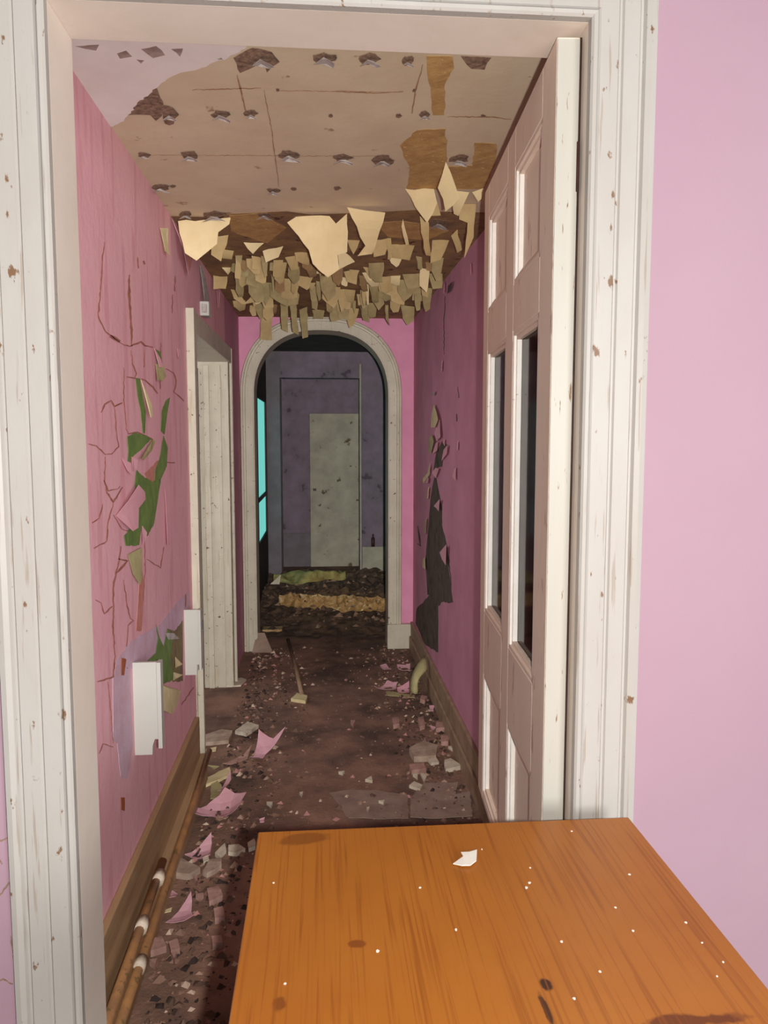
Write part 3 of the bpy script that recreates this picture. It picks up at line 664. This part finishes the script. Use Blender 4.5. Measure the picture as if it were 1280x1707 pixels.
FL = [
 (Z3, [(220, 92), (300, 88), (385, 80), (380, 100), (345, 125), (340, 160), (310, 185), (275, 212), (240, 190), (225, 130)], A_),
 (Z3, [(562, 96), (590, 78), (695, 76), (715, 100), (750, 68), (750, 190), (720, 200), (725, 245), (690, 268), (642, 222), (630, 180)], A_), (Z3, [(750, 48), (870, 65), (850, 130), (825, 210), (780, 215), (805, 180), (780, 110)], A_),
 (Z3, [(720, 190), (745, 190), (775, 220), (725, 240)], A_), (Z3, [(425, 158), (490, 160), (455, 195)], A_), (Z3, [(485, 185), (550, 170), (535, 205), (495, 222)], A_), (Z3, [(325, 140), (378, 135), (355, 218), (325, 200)], T_),
 (Z3, [(360, 180), (395, 185), (390, 215), (360, 212)], T_), (Z3, [(400, 200), (420, 200), (415, 275), (398, 270)], T_), (Z3, [(450, 200), (478, 205), (475, 243), (450, 240)], T_), (Z3, [(555, 205), (590, 200), (597, 245), (575, 250)], T_),
 (Z3, [(585, 190), (632, 190), (630, 235), (590, 215)], T_), (Z3, [(357, 237), (392, 237), (378, 263)], A_), (Z3, [(330, 262), (375, 265), (370, 305), (332, 308)], T_), (Z3, [(385, 305), (410, 310), (430, 345), (455, 320), (455, 345), (420, 352), (395, 335)], T_),
 (Z3, [(440, 235), (485, 245), (470, 300), (430, 285)], O_), (Z3, [(505, 290), (560, 275), (600, 320), (595, 350), (560, 360), (530, 345), (510, 330)], O_), (Z3, [(475, 310), (515, 305), (520, 360), (490, 365)], T_),
 (Z3, [(540, 350), (565, 355), (565, 440), (545, 430)], O_), (Z3, [(570, 345), (590, 350), (598, 450), (580, 440)], O_), (Z3, [(600, 370), (625, 360), (628, 455), (610, 460)], O_), (Z3, [(480, 375), (515, 378), (515, 465), (478, 465)], T_),
 (Z3, [(665, 260), (720, 265), (715, 320), (690, 340), (670, 310)], O_), (Z3, [(740, 250), (785, 245), (780, 290), (750, 280)], T_), (Z3, [(800, 235), (838, 240), (822, 275)], T_), (Z3, [(830, 150), (880, 145), (870, 195), (835, 200)], T_),
 (Z3, [(880, 165), (962, 168), (945, 218), (885, 205)], T_), (Z3, [(925, 85), (930, 110), (940, 175), (930, 175), (920, 110)], A_), (Z3, [(845, 270), (885, 275), (880, 320), (850, 315)], T_), (Z3, [(885, 290), (930, 290), (930, 355), (890, 340)], T_),
 (Z3, [(985, 285), (1005, 285), (1005, 330), (985, 325)], T_), (Z3, [(930, 265), (985, 270), (975, 320), (940, 315)], O_), (Z3, [(780, 320), (815, 325), (810, 350), (785, 355)], T_), (Z3, [(625, 285), (652, 285), (640, 318)], T_),
 (Z3, [(635, 320), (660, 315), (655, 370), (640, 365)], O_), (Z3, [(790, 355), (825, 355), (820, 410), (800, 405)], O_), (Z3, [(870, 355), (880, 355), (882, 425), (870, 400)], O_), (Z3, [(720, 340), (760, 345), (755, 400), (725, 395)], O_),
 (Z3, [(690, 345), (735, 350), (730, 400), (700, 405)], O_), (Z3, [(640, 370), (680, 372), (675, 400), (645, 400)], O_), (Z3, [(875, 145), (888, 145), (886, 215), (876, 215)], T_), (Z3, [(750, 150), (790, 152), (770, 195)], T_),
 (Z2, [(205, 560), (290, 560), (300, 600), (270, 660), (235, 615)], A_), (Z2, [(300, 560), (325, 480), (350, 540), (365, 590), (320, 635), (315, 595)], A_), (Z2, [(340, 565), (395, 570), (360, 645), (345, 640)], A_), (Z2, [(403, 570), (438, 557), (430, 590), (420, 600)], A_),
 (Z2, [(365, 605), (415, 605), (410, 700), (385, 760), (390, 660), (365, 650)], T_), (Z2, [(285, 712), (335, 712), (310, 770), (280, 780)], T_), (Z2, [(160, 725), (230, 728), (215, 770), (165, 765)], T_), (Z2, [(275, 580), (300, 600), (310, 640), (280, 640)], T_),
 (Z2, [(248, 640), (275, 660), (275, 770), (262, 765)], T_), (Z2, [(340, 700), (360, 680), (370, 745), (355, 755)], T_),
]
for z, p, m in FL: flap(z, p, m)
for k in range(84):
    x = random.uniform(395, 735); y = random.uniform(425, 512)
    lim = 690 + max(0, (527-y))*0.85
    if x > lim-14 or x < 395-(527-y)*0.6: continue
    a, b = random.choice([random.uniform(5, 12), random.uniform(10, 22), random.uniform(16, 30)]), random.uniform(10, 40)
    flap(Z0, [(x-a/2, y), (x+a*0.5, y+random.uniform(-2, 3)), (x+a*random.uniform(.2, .6), y+b*random.uniform(.7, 1)), (x+random.uniform(-.2, .2)*a, y+b), (x-a*random.uniform(.2, .6), y+b*random.uniform(.5, .9))], random.choice([T_, T_, O_, O_, A_, 'ceiling_brown']))

# ------------------------------------------------------------------ fixtures on the left wall
def wall_bracket(label, y, x1, z0, z1, flip):
    o = empty('boxing_end_panel', ((XL+x1)/2, y, z0)); w_ = x1-XL
    tag(o, label, 'panel', 'white end panels on the left wall')
    P = [(XL, z0), (XL+w_*0.62, z0), (XL+w_*0.64, z0+0.03), (XL+w_*0.72, z0+0.05), (XL+w_*0.86, z0+0.05), (XL+w_*0.86, z1), (XL, z1)] if not flip else \
        [(XL, z0), (XL+w_*0.7, z0), (XL+w_*0.72, z0+0.045), (XL+w_*0.86, z0+0.045), (XL+w_*0.86, z1), (XL, z1)]
    prism('board', P, 'y', y, y+0.014, 'white_plastic', o)
    prism('flange', [(XL+w_*0.86, z0+0.022), (XL+w_, z0+0.022), (XL+w_, z1), (XL+w_*0.86, z1)], 'y', y-0.006, y+0.03, 'white_plastic', o)
    return o
wall_bracket('white end panel with notched corner low on the left wall, nearest the camera', 2.42, XL+0.086, 0.612, 0.908, False)
wall_bracket('white end panel on the left wall beside the side doorway casing', 3.34, XL+0.070, 0.585, 0.87, True)
sp = empty('switch_box', (XL+0.01, 4.02, 2.20)); tag(sp, 'small white box on the left wall above the side doorway', 'switch box')
box('back_plate', (XL, XL+0.045, 3.98, 4.06, 2.20, 2.27), 'white_plastic', sp, 0.004)
box('rocker', (XL+0.01, XL+0.035, 3.972, 3.98, 2.215, 2.255), 'flake_grey', sp, 0.002)

# pipes along the left baseboard
p1 = tube('heating_pipe', [(XL+0.062, 1.60, 0.10), (XL+0.062, 2.3, 0.11), (XL+0.06, 3.1, 0.125), (XL+0.055, 3.60, 0.14)], 0.014, 'pipe_paint')
tag(p1, 'long rust-brown pipe running along the foot of the left baseboard', 'pipe', 'pipes along the left baseboard')
p2 = tube('heating_pipe', [(XL+0.062, 1.60, 0.19), (XL+0.06, 2.1, 0.20), (XL+0.055, 2.52, 0.205)], 0.014, 'pipe_paint')
tag(p2, 'short upper pipe on the left baseboard ending in white joints', 'pipe', 'pipes along the left baseboard')
for par, y, z in ((p2, 2.40, 0.203), (p2, 2.16, 0.20), (p1, 2.12, 0.107)):
    tube('joint', [(XL+0.062, y, z), (XL+0.061, y+0.05, z)], 0.0185, 'joint_white', par)

# ------------------------------------------------------------------ the table
TX0, TX1, TY0, TY1, TZ = -0.115, 0.565, 0.20, 1.35, 0.90
tb = empty('table', ((TX0+TX1)/2, (TY0+TY1)/2, ZF)); tag(tb, 'orange-brown wood-veneer table with scattered white flakes in the foreground', 'table')
box('tabletop', (TX0, TX1, TY0, TY1, TZ-0.028, TZ), 'table_wood', tb, 0.002)
for x in (TX0+0.06, TX1-0.06):
    for y in (TY0+0.06, TY1-0.06): box('leg', (x-0.022, x+0.022, y-0.022, y+0.022, ZF, TZ-0.028), 'dark_wood', tb)
box('apron', (TX0+0.05, TX1-0.05, TY1-0.075, TY1-0.055, TZ-0.10, TZ-0.028), 'dark_wood', tb)
box('apron', (TX0+0.05, TX1-0.05, TY0+0.055, TY0+0.075, TZ-0.10, TZ-0.028), 'dark_wood', tb)
box('apron', (TX0+0.05, TX0+0.07, TY0+0.075, TY1-0.075, TZ-0.10, TZ-0.028), 'dark_wood', tb)
box('apron', (TX1-0.07, TX1-0.05, TY0+0.075, TY1-0.075, TZ-0.10, TZ-0.028), 'dark_wood', tb)
def on_table(u, v, n): return (u, v, TZ + n)
pp = plane_poly(Z0, [(755, 1442), (772, 1432), (768, 1425), (782, 1424), (795, 1418), (794, 1438), (784, 1447), (770, 1447)], 'z', TZ)
tag(sheet('paint_flake', pp, on_table, 0.0012, 'dust_white', None, lambda u, v: 0.001+0.003*abs(math.sin(u*60)), 4), 'largest white paint flake lying on the table', 'paint flake')
for (x, y) in [(803, 1416), (882, 1472), (884, 1447), (957, 1665), (1055, 1552), (1195, 1628), (1026, 1513), (456, 1472), (629, 1586), (953, 1386), (475, 1640), (1049, 1458), (877, 1480), (936, 1570), (760, 1550), (1143, 1538), (700, 1480), (1000, 1620), (1170, 1572), (1205, 1604)]:
    c0 = at(x, y, 'z', TZ); s = random.uniform(0.0012, 0.003)
    pl = [(c0.x+s*math.cos(t+.3)*random.uniform(.6, 1.2), c0.y+s*math.sin(t+.3)*random.uniform(.6, 1.2)) for t in (0, 1.2, 2.5, 3.7, 5)]
    tag(sheet('paint_crumb', pl, on_table, 0.001, 'dust_white'), 'tiny white crumb scattered on the wooden table top', 'crumb', 'white crumbs on the table')

# ------------------------------------------------------------------ debris on the corridor floor
ORD = ['nearest', 'second nearest', 'third nearest', 'fourth nearest', 'fifth nearest', 'sixth nearest', 'seventh nearest', 'eighth nearest', 'ninth nearest', 'tenth nearest', 'farthest']
def rank(group, text):
    it = sorted([o for o in C.objects if o.get('group') == group], key=lambda o: o.location.y)
    for i, o in enumerate(it): o['label'] = ORD[min(i, 10)] + ' ' + text
def scrap(name, cat, label, zoom, pts, m, thick=0.003, lift=0.004, bend=0.0, tilt=(0, 0), group=None, jj=0.004):
    pp = plane_poly(zoom, pts, 'z', lift)
    a = sum(p[0] for p in pp)/len(pp); b = sum(p[1] for p in pp)/len(pp)
    r = max(math.hypot(p[0]-a, p[1]-b) for p in pp) or 0.01
    jp = jag(pp, jj, 0.03)
    f = lambda u, v: bend*((u-a)**2+(v-b)**2)/r + abs(tilt[0])*r + tilt[0]*(u-a) + abs(tilt[1])*r + tilt[1]*(v-b) + 0.004*bend*math.sin(u*50)
    lo = min(f(p[0], p[1]) for p in jp)
    o = sheet(name, jp, on_floor, thick, m, None, lambda u, v: f(u, v)-lo if True else 0, 5, 0.001)
    return tag(o, label, cat, group)
PS = 'scrap_pink'
scrap('paper_scrap', 'paper scrap', 'largest pink wallpaper scrap lying by the left baseboard', ZA, [(860, 400), (1000, 335), (1095, 365), (1010, 435), (940, 410), (860, 432)], PS, 0.002, 0.02, 0.5)
scrap('broken_batten', 'batten', 'pale cream batten lying across the left side of the floor', ZA, [(860, 278), (1020, 205), (1026, 238), (890, 292)], 'scrap_cream', 0.014, 0.02)
scrap('paper_scrap', 'paper scrap', 'narrow pink scrap hanging over the end of the cream batten', ZA, [(1020, 218), (965, 290), (985, 292), (1027, 242)], PS, 0.002, 0.04, 0.3, (0.3, 0))
scrap('paper_scrap', 'paper scrap', 'greenish grey scrap below the cream batten', ZA, [(940, 265), (985, 290), (990, 350), (935, 355)], 'scrap_olive', 0.003, 0.005, 0.1)
scrap('paper_scrap', 'paper scrap', 'folded pink scrap beside the left baseboard near pale flakes', ZA, [(820, 585), (940, 530), (935, 600), (890, 610)], PS, 0.002, 0.02, 0.5, (0.2, 0))
scrap('plaster_chunk', 'plaster', 'broad grey-brown plaster slab near the left baseboard', ZA, [(720, 650), (790, 630), (890, 680), (840, 710), (720, 690)], 'plaster_chunk', 0.025)
scrap('plaster_chunk', 'plaster', 'tan plaster fragment right of the broad grey slab', ZA, [(900, 690), (930, 640), (985, 630), (985, 660), (920, 700)], 'plaster_chunk', 0.02)
scrap('paper_scrap', 'paper scrap', 'small rounded pink scrap below the broad grey slab', ZA, [(718, 715), (750, 715), (790, 760), (780, 780), (745, 780)], PS, 0.002, 0.02, 0.4)
scrap('paper_scrap', 'paper scrap', 'nearest triangular pink scrap on the left of the floor', ZA, [(735, 885), (850, 790), (858, 870), (820, 885)], PS, 0.002, 0.02, 0.4, (0.25, 0))
scrap('paper_scrap', 'paper scrap', 'thin cream sliver beside the nearest pink scrap', ZA, [(710, 845), (765, 825), (760, 842), (715, 852)], 'scrap_cream', 0.003, 0.01)
scrap('floor_tile', 'tile', 'pale grey square tile fragment left of the corridor middle', ZA, [(1045, 65), (1100, 15), (1150, 45), (1095, 90)], 'plaster_pale', 0.02, 0.01, 0, (0.1, -0.1))
scrap('paper_scrap', 'paper scrap', 'upright pink paper scrap beside the grey tile fragment', ZA, [(1110, 175), (1150, 85), (1215, 100), (1270, 92), (1180, 130), (1150, 178)], PS, 0.002, 0.03, 0.5, (0.2, 0.2))
scrap('paper_scrap', 'paper scrap', 'dull brownish pink scrap left of the upright pink scrap', ZA, [(990, 200), (1120, 130), (1100, 170), (1020, 202)], 'plaster_pink', 0.003, 0.008, 0.2)
for pts in ([(1015, 570), (1060, 565), (1090, 585), (1050, 605), (1015, 600)], [(955, 605), (1000, 560), (1005, 590), (975, 620)], [(730, 545), (755, 560), (760, 600), (735, 607)],
            [(1100, 560), (1130, 540), (1135, 575), (1105, 585)], [(900, 625), (925, 612), (930, 635), (905, 645)], [(770, 570), (800, 565), (795, 585), (770, 588)]):
    scrap('plaster_chip', 'plaster', 'pale cream plaster chip on the floor left of the table corner', ZA, pts, 'plaster_pale', 0.016, group='pale chips left of the table')
for pts in ([(920, 770), (970, 760), (990, 800), (930, 830)], [(950, 860), (990, 850), (1000, 900), (955, 905)], [(650, 1000), (720, 985), (740, 1030), (670, 1052)], [(750, 1010), (790, 995), (800, 1040), (760, 1050)],
            [(940, 985), (985, 980), (990, 1015), (945, 1020)], [(665, 1090), (700, 1085), (690, 1110)], [(760, 1058), (785, 1058), (775, 1085)], [(860, 720), (880, 715), (875, 740)], [(870, 795), (905, 790), (890, 805)]):
    scrap('plaster_lump', 'plaster', 'pinkish brown plaster lump on the floor beside the table edge', ZA, pts, 'plaster_pink', 0.022, group='plaster lumps beside the table')
scrap('paper_sheet', 'paper sheet', 'torn grey sheet with dark splits by the foot of the right baseboard', ZB, [(945, 665), (1000, 608), (1140, 605), (1130, 650), (1190, 640), (1200, 745), (1000, 752), (945, 750)], 'scrap_grey', 0.003, 0.004, 0.05)
scrap('paper_sheet', 'paper sheet', 'flat dusty tan sheet behind the far edge of the table', ZB, [(610, 645), (700, 632), (800, 632), (935, 655), (937, 752), (690, 748)], 'scrap_grey', 0.002, 0.003, 0.02)
scrap('plaster_chunk', 'plaster', 'grey plaster slab resting near the right baseboard', ZB, [(940, 480), (1000, 450), (1060, 470), (1050, 510), (960, 517)], 'plaster_chunk', 0.03)
scrap('plaster_chunk', 'plaster', 'pale wedge-shaped plaster piece beside the right baseboard', ZB, [(1085, 522), (1110, 515), (1160, 545), (1090, 560)], 'plaster_pale', 0.02)
for pts in ([(1100, 460), (1140, 460), (1130, 482)], [(985, 570), (1012, 575), (1000, 607)], [(955, 575), (975, 570), (975, 590)], [(940, 622), (960, 605), (995, 620), (985, 637)], [(760, 597), (785, 583), (790, 602)], [(650, 565), (675, 562), (668, 572)], [(815, 685), (840, 682), (835, 692)], [(1015, 510), (1050, 505), (1062, 525), (1030, 530)], [(490, 650), (505, 648), (500, 662)], [(355, 690), (380, 690), (375, 706)], [(765, 712), (778, 710), (772, 725)]):
    scrap('plaster_chip', 'plaster', 'small pale plaster chip on the floor behind the table', ZB, pts, 'plaster_pale', 0.014, group='pale chips behind the table')
for pts in ([(1052, 365), (1098, 370), (1095, 392), (1050, 394)], [(975, 350), (1000, 345), (1005, 380), (985, 387)], [(870, 350), (895, 348), (900, 375), (875, 380)], [(1070, 420), (1110, 425), (1100, 450), (1070, 448)], [(990, 255), (1015, 262), (1005, 280), (985, 272)], [(940, 545), (1000, 535), (1010, 560), (950, 568)], [(700, 360), (720, 362), (712, 378)]):
    scrap('plaster_lump', 'plaster', 'dull pinkish plaster lump strewn near the right baseboard', ZB, pts, 'plaster_pink', 0.025, group='plaster lumps near the right baseboard')
for pts in ([(1025, 370), (1050, 375), (1035, 392)], [(1022, 290), (1045, 290), (1040, 312), (1025, 310)], [(325, 750), (348, 745), (345, 762), (328, 762)]):
    scrap('paper_scrap', 'paper scrap', 'tiny pink paper scrap among the floor debris', ZB, pts, PS, 0.004, 0.006, 0.2, group='tiny pink scraps')
scrap('paper_scrap', 'paper scrap', 'wide dull pink scrap left of the leaning paper curl', ZB, [(795, 217), (850, 185), (892, 190), (880, 222)], PS, 0.002, 0.02, 0.4)
scrap('paper_scrap', 'paper scrap', 'bright pink scrap touching the leaning paper curl', ZB, [(890, 195), (940, 185), (942, 217), (900, 222)], 'pink_peel', 0.002, 0.04, 0.4)
scrap('paper_scrap', 'paper scrap', 'long thin grey-green scrap at the foot of the leaning curl', ZB, [(845, 225), (940, 237), (965, 252), (850, 242)], 'scrap_olive', 0.003, 0.006)
scrap('paper_scrap', 'paper scrap', 'farther-left of two small pink scraps near the arch', ZB, [(820, 117), (845, 112), (862, 127), (850, 142)], PS, 0.002, 0.02, 0.3)
scrap('paper_scrap', 'paper scrap', 'right of two small pink scraps near the arch, by the baseboard', ZB, [(890, 115), (945, 113), (940, 136), (900, 136)], PS, 0.002, 0.02, 0.3)
scrap('paper_scrap', 'paper scrap', 'pale flat flake at the foot of the side doorway', ZB, [(185, 190), (250, 175), (272, 182), (250, 206), (190, 209)], 'plaster_pale', 0.01)
scrap('wood_stub', 'wood piece', 'short tan wood piece at the near end of the floor stick', ZB, [(455, 267), (480, 245), (522, 255), (515, 277)], 'scrap_cream', 0.02)
scrap('paper_scrap', 'paper scrap', 'cream strip beside the broken foot of the side casing', ZB, [(95, 467), (150, 455), (147, 472), (100, 476)], 'scrap_cream', 0.004)
scrap('paper_scrap', 'paper scrap', 'pale green sliver above the cream batten', ZB, [(112, 530), (160, 535), (140, 546)], 'scrap_olive', 0.004)
scrap('plaster_chunk', 'plaster', 'dark tan plaster slab beside the grey tile fragment', ZB, [(95, 420), (170, 395), (215, 400), (200, 440), (100, 450)], 'plaster_chunk', 0.02)
# the stick
a = at(480, 1066, 'z', 0.012); b = at(503, 1158, 'z', 0.02)
tag(tube('wooden_stick', [a, (a+b)/2+Vector((0.005, 0, 0.003)), b], 0.013, 'skirting_right', None, 6), 'long thin wooden stick lying along the corridor floor', 'stick')
# leaning curl of paper
q0 = [at(682, 1153, 'z', 0.02), at(699, 1155, 'z', 0.02), at(712, 1118, 'x', XR-0.04), at(708, 1092, 'x', XR-0.04)]
V = []; nn = 8
for i in range(nn+1):
    t = i/nn; l = q0[0].lerp(q0[3], t); r = q0[1].lerp(q0[2], t); bow = Vector((-0.03, -0.03, 0.02))*math.sin(math.pi*t)
    for k in range(5):
        s = k/4; V.append(tuple(l.lerp(r, s)+bow+Vector((0, -0.035, 0))*math.sin(math.pi*s)))
pc = link('paper_curl', V, [(i*5+k, i*5+k+1, (i+1)*5+k+1, (i+1)*5+k) for i in range(nn) for k in range(4)], 'scrap_olive', None, True)
md = pc.modifiers.new('solidify', 'SOLIDIFY'); md.thickness = 0.002
tag(pc, 'greenish yellow curl of wallpaper leaning on the right baseboard', 'paper curl')
# the small panel leaning on the left foot of the arch
q = [at(420, 1088, 'z', 0.0), at(455, 1088, 'z', 0.0)]; y0 = q[0].y
tp = [at(428, 1055, 'y', y0+0.05), at(441, 1055, 'y', y0+0.05)]
V = [tuple(q[0]), tuple(q[1]), tuple(tp[1]), tuple(tp[0])]; V += [(v[0], v[1]+0.012, v[2]) for v in V]
tag(link('hardboard_offcut', V, [(0, 1, 2, 3), (7, 6, 5, 4), (0, 4, 5, 1), (1, 5, 6, 2), (2, 6, 7, 3), (3, 7, 4, 0)], 'scrap_grey'), 'pale trapezoid board offcut leaning on the left foot of the arch', 'board')

# crumbs and dirt strewn over the floor (uncountable)
def crumbs(name, n, pick, m, s0, s1):
    V, F = [], []
    for i in range(n):
        x, y, z = pick(); s = s0+(s1-s0)*random.random()**2.5; b = len(V)
        for k in range(4):
            t = k*math.pi/2+random.random(); V.append((x+s*math.cos(t)*random.uniform(.6, 1.3), y+s*math.sin(t)*random.uniform(.6, 1.3), z))
        V.append((x+random.uniform(-.3, .3)*s, y+random.uniform(-.3, .3)*s, z+s*random.uniform(.4, .9)))
        F += [(b, b+1, b+4), (b+1, b+2, b+4), (b+2, b+3, b+4), (b+3, b, b+4)]
    return link(name, V, F, m)
def pick_floor():
    while True:
        y = random.uniform(1.75, 5.9); side = random.random()
        x = XL+0.06+abs(random.gauss(0, 0.22)) if side < 0.5 else XR-0.06-abs(random.gauss(0, 0.2)) if side < 0.86 else random.uniform(XL+.06, XR-.06)
        if XL+0.085 < x < XR-0.05: return x, y, 0.0
cr = crumbs('floor_crumbs', 1900, pick_floor, 'crumbs', 0.003, 0.022)
tag(cr, 'fine plaster crumbs and dirt strewn over the corridor floor', 'crumbs', kind='stuff')

mat('soil', rgb(70, 54, 48), rough=0.95, island=[rgb(70, 54, 48), rgb(56, 44, 40), rgb(86, 66, 56), rgb(100, 78, 66)])
def pick_edge():
    while True:
        y = random.uniform(1.8, 5.7); x = XL+0.09+abs(random.gauss(0, 0.13)) if random.random() < 0.55 else XR-0.05-abs(random.gauss(0, 0.12))
        if XL+0.085 < x < XR-0.05: return x, y, 0.0
tag(crumbs('soil_litter', 1700, pick_edge, 'soil', 0.004, 0.022), 'dark soil and rot littering both edges of the corridor floor', 'soil', kind='stuff')

# rubble heap beyond the arch
def heap():
    from mathutils import noise as nz
    nx, ny = 60, 90; V, F = [], []
    for j in range(ny+1):
        for i in range(nx+1):
            x = -0.565+i/nx*1.42; y = 6.12+j/ny*2.44; t = j/ny
            e = 0.05+0.14*math.sin(min(1, t*1.1)*math.pi/2) + 0.05*math.exp(-((t-0.45)/0.12)**2)
            z = e*(0.55+0.9*nz.fractal(Vector((x*3, y*3, 2)), 1.0, 2.0, 4)*0.6+0.25*nz.noise(Vector((x*14, y*14, 5))))
            V.append((x, y, max(0.002, z)))
    for j in range(ny):
        for i in range(nx): a = j*(nx+1)+i; F.append((a, a+1, a+nx+2, a+nx+1))
    return link('rubble_heap', V, F, 'rubble')
tag(heap(), 'dark rubble heaped over the passage floor beyond the arch', 'rubble', kind='stuff')
def pick_far(): return random.uniform(-0.5, 0.8), random.uniform(6.15, 8.4), random.uniform(0.06, 0.18)
tag(crumbs('rubble_fragments', 420, pick_far, 'rubble_bits', 0.008, 0.045), 'broken fragments scattered through the rubble beyond the arch', 'rubble', kind='stuff')
# crumpled gold-lit sheet and the foam roll on the heap
def crumple(name, x0, x1, y0, y1, z, m, label, cat, amp, slope=0.0, skew=0.0, fq=1.0):
    from mathutils import noise as nz
    nx, ny = 46, 12; V = []
    for j in range(ny+1):
        for i in range(nx+1):
            s, t = i/nx, j/ny; x = x0+(x1-x0)*s
            wd = min(1, 4*s+0.15, 4*(1-s)+0.35)*(0.75+0.75*nz.noise(Vector((x*7, 1, y0)))); y = (y0+y1)/2+(y1-y0)*(t-0.5)*wd+skew*s
            zz = z+slope*t+amp*(0.5+nz.noise(Vector((x*16*fq, y*11*fq, 3)))+0.6*fq*nz.noise(Vector((x*40*fq, y*30*fq, 8))))*math.sin(math.pi*min(max(t, .08), .92))
            V.append((x, y, zz))
    F = [(j*(nx+1)+i, j*(nx+1)+i+1, (j+1)*(nx+1)+i+1, (j+1)*(nx+1)+i) for j in range(ny) for i in range(nx)]
    o = link(name, V, F, m); md = o.modifiers.new('solidify', 'SOLIDIFY'); md.thickness = 0.004
    return tag(o, label, cat)
crumple('crumpled_sheet', -0.38, 0.60, 6.85, 7.15, 0.10, 'gold_sheet', 'crumpled golden sheet catching light across the rubble beyond the arch', 'sheet', 0.07, 0.08, -0.30)
crumple('foam_sheet', -0.46, 0.24, 7.42, 7.80, 0.20, 'yellow_foam', 'yellowish crumpled foam sheet lying across the rubble in the far passage', 'foam sheet', 0.10, 0.05, 0.05, 0.35)
a = at(452, 972, 'y', 7.45); 
V = [(at(x, y, 'y', 7.45)) for x, y in ((450, 974), (466, 974), (468, 958))]; V = [tuple(v) for v in V] + [(v.x, v.y+0.01, v.z) for v in V]
tag(link('plaster_shard', V, [(0, 1, 2), (5, 4, 3), (0, 3, 4, 1), (1, 4, 5, 2), (2, 5, 3, 0)], 'plaster_pale'), 'pale triangular shard upright in the rubble beyond the arch', 'plaster')
q = [at(437, 1053, 'z', 0.04), at(470, 1053, 'z', 0.04)]
tag(box('wood_offcut', (q[0].x, q[1].x, q[0].y, q[0].y+0.12, 0.0, 0.055), 'gold_sheet', None, 0.004), 'small golden wood offcut just inside the left foot of the arch', 'wood piece')
bt = at(622, 905, 'y', YL-0.05)
bo = empty('bottle', (bt.x, YL-0.06, 0.40)); tag(bo, 'small dark bottle standing on the ledge of the far passage wall', 'bottle')
tube('body', [(bt.x, YL-0.012, 0.40), (bt.x, YL-0.012, 0.50)], 0.02, 'metal_dark', bo); tube('neck', [(bt.x, YL-0.012, 0.50), (bt.x, YL-0.012, 0.54)], 0.009, 'metal_dark', bo)

rank('pale chips left of the table', 'pale cream plaster chip on the floor left of the table corner')
rank('plaster lumps beside the table', 'pinkish brown plaster lump on the floor along the table edge')
rank('pale chips behind the table', 'pale plaster chip on the floor behind the table')
rank('plaster lumps near the right baseboard', 'dull pinkish plaster lump near the right baseboard')
rank('tiny pink scraps', 'tiny pink paper scrap among the floor debris')
